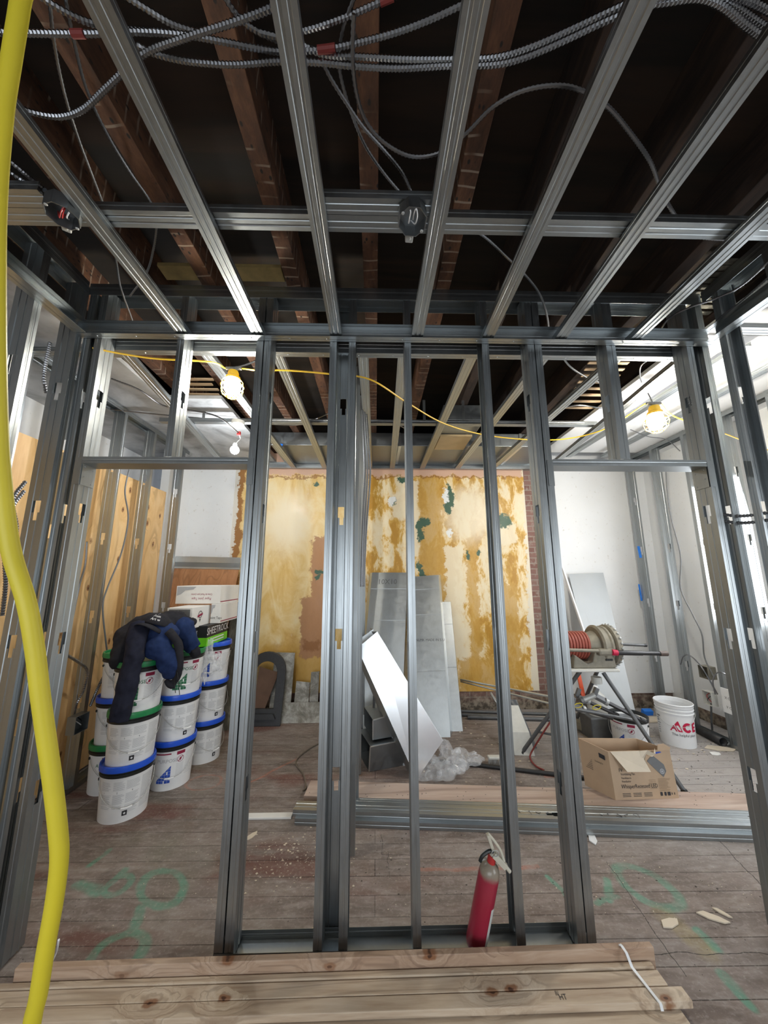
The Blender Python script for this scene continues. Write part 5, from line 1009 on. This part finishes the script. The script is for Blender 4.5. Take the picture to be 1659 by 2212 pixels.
for k in range(n-1):
    a0 = R_(38)+k*R_(284)/(n-1); a1 = R_(38)+(k+1)*R_(284)/(n-1); c_ = (X+.093, .173)
    wrapv(mb, [(c_[0]+.041*math.cos(a0), c_[1]+.041*math.sin(a0)), (c_[0]+.041*math.cos(a1), c_[1]+.041*math.sin(a1)), (c_[0]+.018*math.cos(a1), c_[1]+.020*math.sin(a1)), (c_[0]+.018*math.cos(a0), c_[1]+.020*math.sin(a0))], [(0, 1, 2, 3)], 0, 0, .0012)
for x0, y0, x1, y1 in ((.138, .135, .158, .212), (.158, .135, .185, .152), (.158, .166, .180, .180), (.158, .196, .185, .212)): wrapv(mb, [(X+x0, y0), (X+x1, y0), (X+x1, y1), (X+x0, y1)], [(0, 1, 2, 3)], 0, 0, .0012)
mb.build('red_lettering', MT['acered'], ac)
mb = MB(); wtext(mb, 'The helpful place.', .030, -.04, .108); mb.build('lettering', MT['ink'], ac)
mb = MB()
for k in range(8): wrect(mb, -.170, .225-.02*k, .04*(1 if k in (0, 3) else .6), .012 if k in (0, 1, 2) else .005, .001, 0, 2)
mb.build('side_print', MT['cable'], ac)
P = [(.150*math.cos(a), -.01-.135*math.sin(a), .29-.12*math.sin(a)) for a in [math.pi*k/16 for k in range(17)]]
MB().tube(P, .0018, 6).build('handle', MT['wire'], ac, True)
def rb(z): return .134+.014*z/.30
tb = bucket('compound_bucket', 'white bucket with black rim holding pipe tools behind the fan box', (2.27, 3.42, 0), facing(2.27, 3.42, -20), 'black', 'blue', None, 'bucket', False)
def tool(name, lab, P, r, m, cat='tool', extra=None):
    o = MB().tube(P if not isinstance(r, float) else [Vector(p) for p in P], r, 10).build(name, MT[m], None, True); tag(o, lab, cat, 'pipe tools by the threading machine'); return o
Yt = 3.28
def wrench(lab, a, b, y0, y1, r=.014):
    e = empty('pipe_wrench', lab, 'pipe wrench', 'pipe wrenches', (0, 0, 0)); p, q = Y_(*a, y0), Y_(*b, y1); dv = (q-p).normalized(); up = Vector((0, -.5, .85))
    mb = MB(); mb.bar(p, q, r*2.1, r*1.1, up); mb.tube([q-dv*.05, q], r*1.1, 10); mb.build('handle', MT['iron'], e, bevel=.003)
    s = dv.cross(Vector((0, 1, 0))).normalized(); mb = MB(); mb.bar(p-dv*.07, p+dv*.02, r*3, r*1.8, up); mb.bar(p-dv*.075-s*.0, p-dv*.075+s*.07, r*2.0, r*1.8, Vector((0, 1, 0))); mb.build('jaw', MT['cable'], e, bevel=.004)
    mb = MB(); mb.lathe([(r*1.3, -.015), (r*1.7, -.012), (r*1.7, .012), (r*1.3, .015)], 14, p+dv*.03, dv.to_track_quat('Z', 'Y').to_matrix()); mb.build('adjusting_nut', MT['wire'], e, True)
wrench('big pipe wrench lying across the tool bucket toward the rear leg', (1302, 1512), (1395, 1560), 3.26, 3.22, .017)
wrench('pipe wrench left of the tool bucket, its jaw by the orange bar', (1262, 1512), (1335, 1545), 3.20, 3.25, .015)
wrench('pipe wrench lying lowest, under the yellow grips', (1252, 1530), (1322, 1550), 3.10, 3.15, .018)
e = empty('ratchet_head', 'shiny threader ratchet head on top of the tools', 'tool', None, (0, 0, 0)); p, q = Y_(1260, 1512, 3.12), Y_(1284, 1502, 3.12); MB().tube([p, q], .022, 14).build('ratchet_body', MT['wire'], e, True); MB().tube([p-(q-p)*.25, p], .026, 8).build('ratchet_rim', MT['cable'], e, True)
for i, (u_, v_) in enumerate(((1289, 1528), (1249, 1524))): tag(MB().tube([Y_(u_, v_, 3.06)+Vector((.035*math.cos(a), 0, .016*math.sin(a)+.006*math.cos(a))) for a in [k*math.pi/9 for k in range(19)]], .0035, 6).build('yellow_grip', MT['yellow'], None, True), 'yellow edged grip %s among the tools' % ['on the right', 'on the left'][i], 'tool', 'yellow grips')
tag(MB().tube([Y_(1243, 1532, 3.0), Y_(1372, 1556, 3.02)], .011, 10).build('grey_rod', MT['pipe'], None, True), 'grey rod lying across the machine legs under the tools', 'rod')
tag(MB().box(atZ(1262, 1565, .06), (.16, .12, .10), Matrix.Rotation(.4, 3, 'Z')).build('motor_case', MT['cast'], bevel=.02), 'dusty grey tool case on the floor behind the doubled stud', 'tool case')

# ------------------------------------------------------------------ pipe threading machine on its tripod
YM = 3.08; tm = empty('threading_machine', 'dusty pipe threading machine on a tripod, right of the doubled stud', 'pipe threader', None, (0, 0, 0))
def Q(a, b, dy=0): return Y_(a, b, YM+dy)
c = Q(1275, 1393, .12); cx, cz = c.x, c.z; Rx = Matrix.Rotation(math.pi/2, 3, 'Y')
mb = MB(); mb.lathe([(0, -.20), (.085, -.20), (.10, -.18), (.10, -.02), (.115, .02), (.135, .06), (.14, .075), (0, .075)], 40, (cx, YM+.12, cz), Rx)
k0 = len(mb.v); mb.build('housing', MT['cast'], tm, True)
mb = MB(); x0 = Q(1236, 1440).x; x1 = Q(1328, 1440).x; zb_ = Q(1300, 1446).z
mb.prism([(x0, zb_+.012), (x1+.005, zb_+.012), (x1, zb_+.09), (x1-.035, zb_+.16), (x1-.16, zb_+.16), (x1-.19, zb_+.06), (x0+.12, zb_+.05), (x0+.02, zb_+.12)], ((0, YM-.02, 0), (1, 0, 0), (0, 0, 1)), -.24); mb.build('cast_base', MT['cast'], tm, bevel=.012)
mb = MB(); xs = Q(1312, 1424).x; zs = Q(1312, 1424).z; mb.box((xs, YM-.024, zs), (.06, .008, .016)); mb.build('slot', MT['black'], tm, bevel=.006)
mb = MB(); mb.bb((x0-.04, YM-.05, zb_-.01), (x1+.01, YM+.26, zb_+.012)); mb.build('base_plate', MT['offwhite'], tm, bevel=.006)
mb = MB()
for k in range(7): mb.tube([(cx-.225+k*.026+.01*math.sin(a), YM+.12+(.105)*math.cos(a), cz+.105*math.sin(a)) for a in [j*math.pi/14 for j in range(29)]], .012, 8)
mb.build('red_hose_coil', plain('dull_red_hose', (.34, .085, .06), .5), tm, True)
MB().lathe([(0, -.24), (.07, -.24), (.085, -.22), (.085, -.2), (0, -.2)], 30, (cx, YM+.12, cz), Rx).build('rear_cap', MT['cast'], tm, True)
xr = Q(1300, 1395, .12).x-cx
MB().lathe([(0, xr-.075), (.150, xr-.075), (.165, xr-.06), (.165, xr-.05), (.15, xr-.04), (.15, xr-.01), (.158, xr), (.158, xr+.015), (.14, xr+.03), (0, xr+.03)], 48, (cx, YM+.12, cz), Rx).build('chuck_ring', MT['cast'], tm, True)
wl = MB().lathe([(0, xr+.03), (.155, xr+.03), (.168, xr+.04), (.168, xr+.075), (.155, xr+.085), (.10, xr+.085), (.09, xr+.06), (0, xr+.06)], 48, (cx, YM+.12, cz), Rx).build('hand_wheel', MT['cast'], tm, True)
mb = MB()
for k in range(26): a = k*2*math.pi/26; mb.lathe([(0, .012), (.008, .009), (.011, 0), (.011, -.02), (0, -.02)], 10, (cx+xr+.068, YM+.12+.168*math.cos(a), cz+.168*math.sin(a)), Matrix((Vector((0, -math.sin(a), math.cos(a))), Vector((1, 0, 0)), Vector((0, math.cos(a), math.sin(a))))).transposed())
mb.build('wheel_knobs', MT['wire'], wl, True)
MB().tube([Q(1330, 1391, .25), Q(1394, 1394, .25)], .013, 14).build('guide_bar', MT['pipe'], tm, True); MB().tube([Q(1391, 1394, .25), Q(1396, 1394, .25)], .0145, 14).build('bar_cap', MT['iron'], tm, True)
MB().tube([Q(1228, 1404, -.05), Q(1292, 1406, -.05)], .0135, 14).build('guide_bar', MT['cast'], tm, True)
mb = MB(); mb.box(Q(1308, 1408, -.02), (.15, .07, .055)); mb.build('bar_bracket', MT['cast'], tm, bevel=.018)
MB().tube([Q(1322, 1409, -.05), Q(1333, 1410, -.05)], .0235, 16).build('red_collar', MT['acered'], tm, True)
MB().tube([Q(1333, 1410, -.05), Q(1387, 1411, -.05), Q(1388, 1411, -.05), Q(1427, 1412, -.05)], [.0195, .0195, .0165, .0165], 14).build('handle_bar', MT['iron'], tm, True)
MB().tube([Q(1425, 1412, -.05), Q(1441, 1412, -.05)], .0195, 14).build('handle_bar_cap', plain('brown_cap', (.10, .07, .06), .5), tm, True)
top = Q(1303, 1453)
legs = [((Q(1303, 1453)), Vector((2.18, 2.77, .0))), (Q(1253, 1450), Vector((1.27, 3.37, 0))), (Q(1290, 1450, .2), Vector((2.05, 3.95, 0)))]
for a, b in legs: o = MB().tube([a, b+Vector((0, 0, .014))], .016, 12).build('tripod_leg', MT['pipe'], tm, True); MB().lathe([(0, 0), (.026, 0), (.022, .02), (.016, .03), (0, .03)], 12, b).build('rubber_foot', MT['black'], o, True)
MB().tube([legs[0][0].lerp(legs[0][1], .72), legs[1][0].lerp(legs[1][1], .72)], .009, 8).build('spreader_bar', MT['pipe'], tm, True)
MB().lathe([(.03, -.05), (.04, -.05), (.04, 0), (.03, 0)], 14, Q(1288, 1462, .05)).build('leg_socket', MT['offwhite'], tm, True)
cord('red hose curling down from the machine to the floor pipe', [Y_(1205, 1500, 3.2), Y_(1196, 1545, 3.2), Y_(1172, 1585, 3.25), Y_(1148, 1625, 3.3), atZ(1146, 1640, .012), atZ(1158, 1655, .012), atZ(1175, 1664, .012)], .007, 'redtape', 'thin_hose', 'hose')
tag(MB().bar(Y_(1246, 1440, 3.6), Y_(1262, 1512, 3.55), .035, .012, (0, 1, 0)).build('orange_bar', MT['orange']), 'bright orange bar standing behind the threading machine', 'bar')
jg = empty('plastic_jug', 'clear plastic jug standing behind the tripod legs', 'jug', None, (2.15, 3.68, 0)); jg.location.z = .0
tag(MB().bb((2.02, 3.58, 0), (2.25, 3.78, .20)).build('dusty_crate', MT['pipe'], bevel=.01), 'dull grey crate carrying the clear jug behind the tools', 'crate'); jg.location.z = .201
pl = NT('cloudy_plastic', .25, 0, .6); pl.col((.70, .70, .66)); pl.put(pl.b.inputs['Alpha'], .62)
MB().lathe([(0, 0), (.08, 0), (.085, .02), (.085, .14), (.07, .18), (.035, .205), (.022, .215), (.022, .235), (0, .235)], 24).build('jug_body', pl.m, jg, True)
MB().lathe([(.024, .232), (.024, .255), (0, .257)], 16).build('screw_cap', MT['white'], jg, True)
# leaning items on the right
tag((lambda m_: (quadslab(m_, [(2.27, 3.72, 0), (2.56, 3.70, 0), Y_(1303, 1237, 4.33), Y_(1228, 1240, 4.33)], .004), m_)[1])(MB()).build('sheet_metal_panel', plain('dull_grey_sheet', (.42, .44, .45), .5, .3, .06, 4)), 'tall grey sheet metal panel leaning on the white wall', 'sheet metal')
tag(MB().bar(Y_(1206, 1200, 4.3), Y_(1312, 1515, 3.9), .018, .03, (0, 1, 0)).build('white_strip', MT['white']), 'long white trim strip leaning before the white wall', 'trim strip')
tag(MB().tube([atZ(1506, 1574, .036), atZ(1562, 1603, .036)], .034, 20, caps=False).build('dark_tube', MT['iron'], None, True, solid=.006), 'open dark pipe end lying by the right bottom track', 'pipe')
tag(MB().bar(atZ(1590, 1588, .08), atZ(1572, 1610, .02), .012, .006).build('thin_steel_strip', MT['duct_dark']), 'thin dark strip resting on the right bottom track', 'strip')
tag(MB().tube([atZ(905, 1640, .016), atZ(1030, 1652, .016), atZ(1262, 1680, .016)], .015, 12).build('black_pipe', MT['iron'], None, True), 'long black pipe on the floor passing the plastic bag', 'pipe')
for i, (a, b, r) in enumerate([((995, 1468, 4.2), (1195, 1506, 3.35), .010), ((995, 1472, 4.2), (1190, 1520, 3.32), .008), ((1060, 1497, 4.0), (1075, 1520, 3.9), .012)]): tag(MB().tube([Y_(*a), Y_(*b)], r, 10).build('steel_rod', MT['duct'], None, True), ['upper bright rod running to the machine leg', 'lower bright rod running to the machine leg', 'short white pipe stub by the yellow wall foot'][i], 'rod', 'rods behind the middle studs')
for i, (a, b, r) in enumerate([((990, 1536), (1260, 1545), .016), ((990, 1543), (1080, 1548), .018), ((1010, 1549), (1255, 1556), .019)]): tag(MB().tube([atZ(*a, r), atZ(*b, r)], r, 12).build('conduit_pipe', MT['pipe'], None, True), 'grey pipe on the floor along the brick footing, ' + ['rear', 'short', 'front'][i] + ' one', 'pipe', 'pipes along the brick footing')
e = empty('tile_stack', 'dusty tile box leaning by the tripod foot', 'tile box', None, (0, 0, 0)); a = atZ(1112, 1632, 0); mb = MB(); mb.add([a, a+Vector((.17, -.02, 0)), a+Vector((.16, .28, 0)), a+Vector((0, .3, 0)), a+Vector((.0, .06, .16)), a+Vector((.16, .05, .16)), a+Vector((.15, .24, .32)), a+Vector((0, .25, .32))], [(0, 3, 2, 1), (0, 1, 5, 4), (4, 5, 6, 7), (1, 2, 6, 5), (2, 3, 7, 6), (3, 0, 4, 7)]); mb.build('tile_block', MT['offwhite'], e, bevel=.004)
mb = MB(); quadslab(mb, [a+Vector((-.02, .10, .0)), a+Vector((.25, .12, 0)), a+Vector((.17, .33, .34)), a+Vector((-.01, .33, .34))], .02); mb.build('dark_backing', MT['pipe'], e)
# wire brush
e = empty('wire_brush', 'grey bristle brush head lying by the black pipe', 'brush', None, atZ(1070, 1640, .035)); MB().box((0, 0, .015), (.12, .05, .02)).build('brush_back', MT['offwhite'], e, bevel=.006)
mb = MB()
for i in range(70): x, y = rnd.uniform(-.055, .055), rnd.uniform(-.022, .022); mb.tube([(x, y, .005), (x*1.12+rnd.uniform(-.005, .005), y*1.2-.004, -.034)], .0012, 4, caps=False)
mb.build('bristles', MT['wire'], e)['kind'] = 'stuff'
# blue tape on the far right stud and a scrap by the bucket
for i, (a, b) in enumerate([((1379, 1180), (1384, 1205)), ((1380, 1262), (1386, 1298))]): p, q = atX(*a, 3.17), atX(*b, 3.17); tag(MB().bar(p, q, .03-.012*i, .004, (0, 1, 0)).build('tape_piece', MT['bluetape']), 'blue tape on the farthest right wall stud, ' + ['upper piece', 'lower piece'][i], 'tape', 'blue tape pieces')
tag(MB().box(atZ(1398, 1538, .03), (.10, .05, .05), Matrix.Rotation(.3, 3, 'X')).build('tape_scrap', MT['bluetape']), 'blue tape scrap on the floor between panel and white bucket', 'tape')
board('pale_batten', 'pale flat batten on the floor behind the white bucket', 2.75, 3.4, 4.0, 4.12, .001, .02, 'kraft_in', None)

# ------------------------------------------------------------------ debris
mb = MB()
def chip(x, y, s, z=.002):
    n = rnd.choice((3, 4, 5)); a0 = rnd.uniform(0, 6.3); st = rnd.uniform(.35, 1); pts = [(s*rnd.uniform(.6, 1)*math.cos(a0+2*math.pi*k/n), s*st*rnd.uniform(.6, 1)*math.sin(a0+2*math.pi*k/n)) for k in range(n)]
    mb.prism(pts, ((x, y, z*.2), (1, 0, 0), (0, 1, 0)), max(.0015, s*.25))
for i in range(260): chip(rnd.gauss(-.42, .16), rnd.gauss(2.3, .10), rnd.choice((.002, .003, .005, .009)))
for i in range(420): chip(rnd.uniform(-1.2, 2.6), rnd.uniform(1.85, 2.45), rnd.choice((.0015, .002, .003, .004)))
for i in range(300): chip(rnd.uniform(.6, 3.3), rnd.uniform(2.9, 4.3), rnd.choice((.003, .005, .009, .014)))
tag(mb.build('plaster_crumbs', MT['kraft_in']), 'pale plaster crumbs and chips strewn over the floor', 'debris', None, 'stuff')
mb = MB()
for i in range(160): chip(rnd.uniform(-.3, 2.8), rnd.uniform(1.85, 2.45), rnd.choice((.002, .004, .006)))
for i in range(240): chip(rnd.uniform(2.2, 3.15), rnd.uniform(2.7, 3.9), rnd.choice((.002, .003, .004, .008)))
tag(mb.build('dark_grit', plain('brown_grit', (.09, .075, .065), .9)), 'dark grit and specks strewn over the floor', 'debris', None, 'stuff')
for nm, lab, (a, b), (sx, sy), rz, m in [('plaster_shard', 'pale plaster shard lying between the doubled stud and the column', (543, 1806), (.045, .016), 1.0, 'kraft_in'), ('white_shard', 'white curved shard before the loose steel at the right', (1280, 1812), (.05, .022), 1.2, 'white'), ('wood_chip', 'tan wood chip on the floor right of the doubled stud', (1447, 1994), (.05, .02), .3, 'kraft_in'), ('painted_chip', 'long chip with a red end at the lower right', (1540, 1982), (.06, .018), -.5, 'kraft_in'), ('small_chip', 'small pale chip above the red ended one', (1560, 1972), (.035, .01), -.9, 'kraft_in'), ('plaster_flake', 'pale plaster flake before the white bucket', (1545, 1628), (.05, .03), .2, 'card_white'), ('curled_flake', 'flat broken flake near the right bottom track', (1555, 1617), (.13, .05), -.2, 'kraft_in')]:
    mb = MB(); p = atZ(a, b, .003); c_, s_ = math.cos(rz), math.sin(rz); pts = [(-1, -.3), (-.3, -1), (.6, -.8), (1, .1), (.4, .8), (-.5, 1)]
    mb.prism([((x*sx*c_-y*sy*s_), (x*sx*s_+y*sy*c_)) for x, y in pts], ((p.x, p.y, .001), (1, 0, 0), (0, 1, 0)), .006); tag(mb.build(nm, MT[m], bevel=.001), lab, 'debris piece')
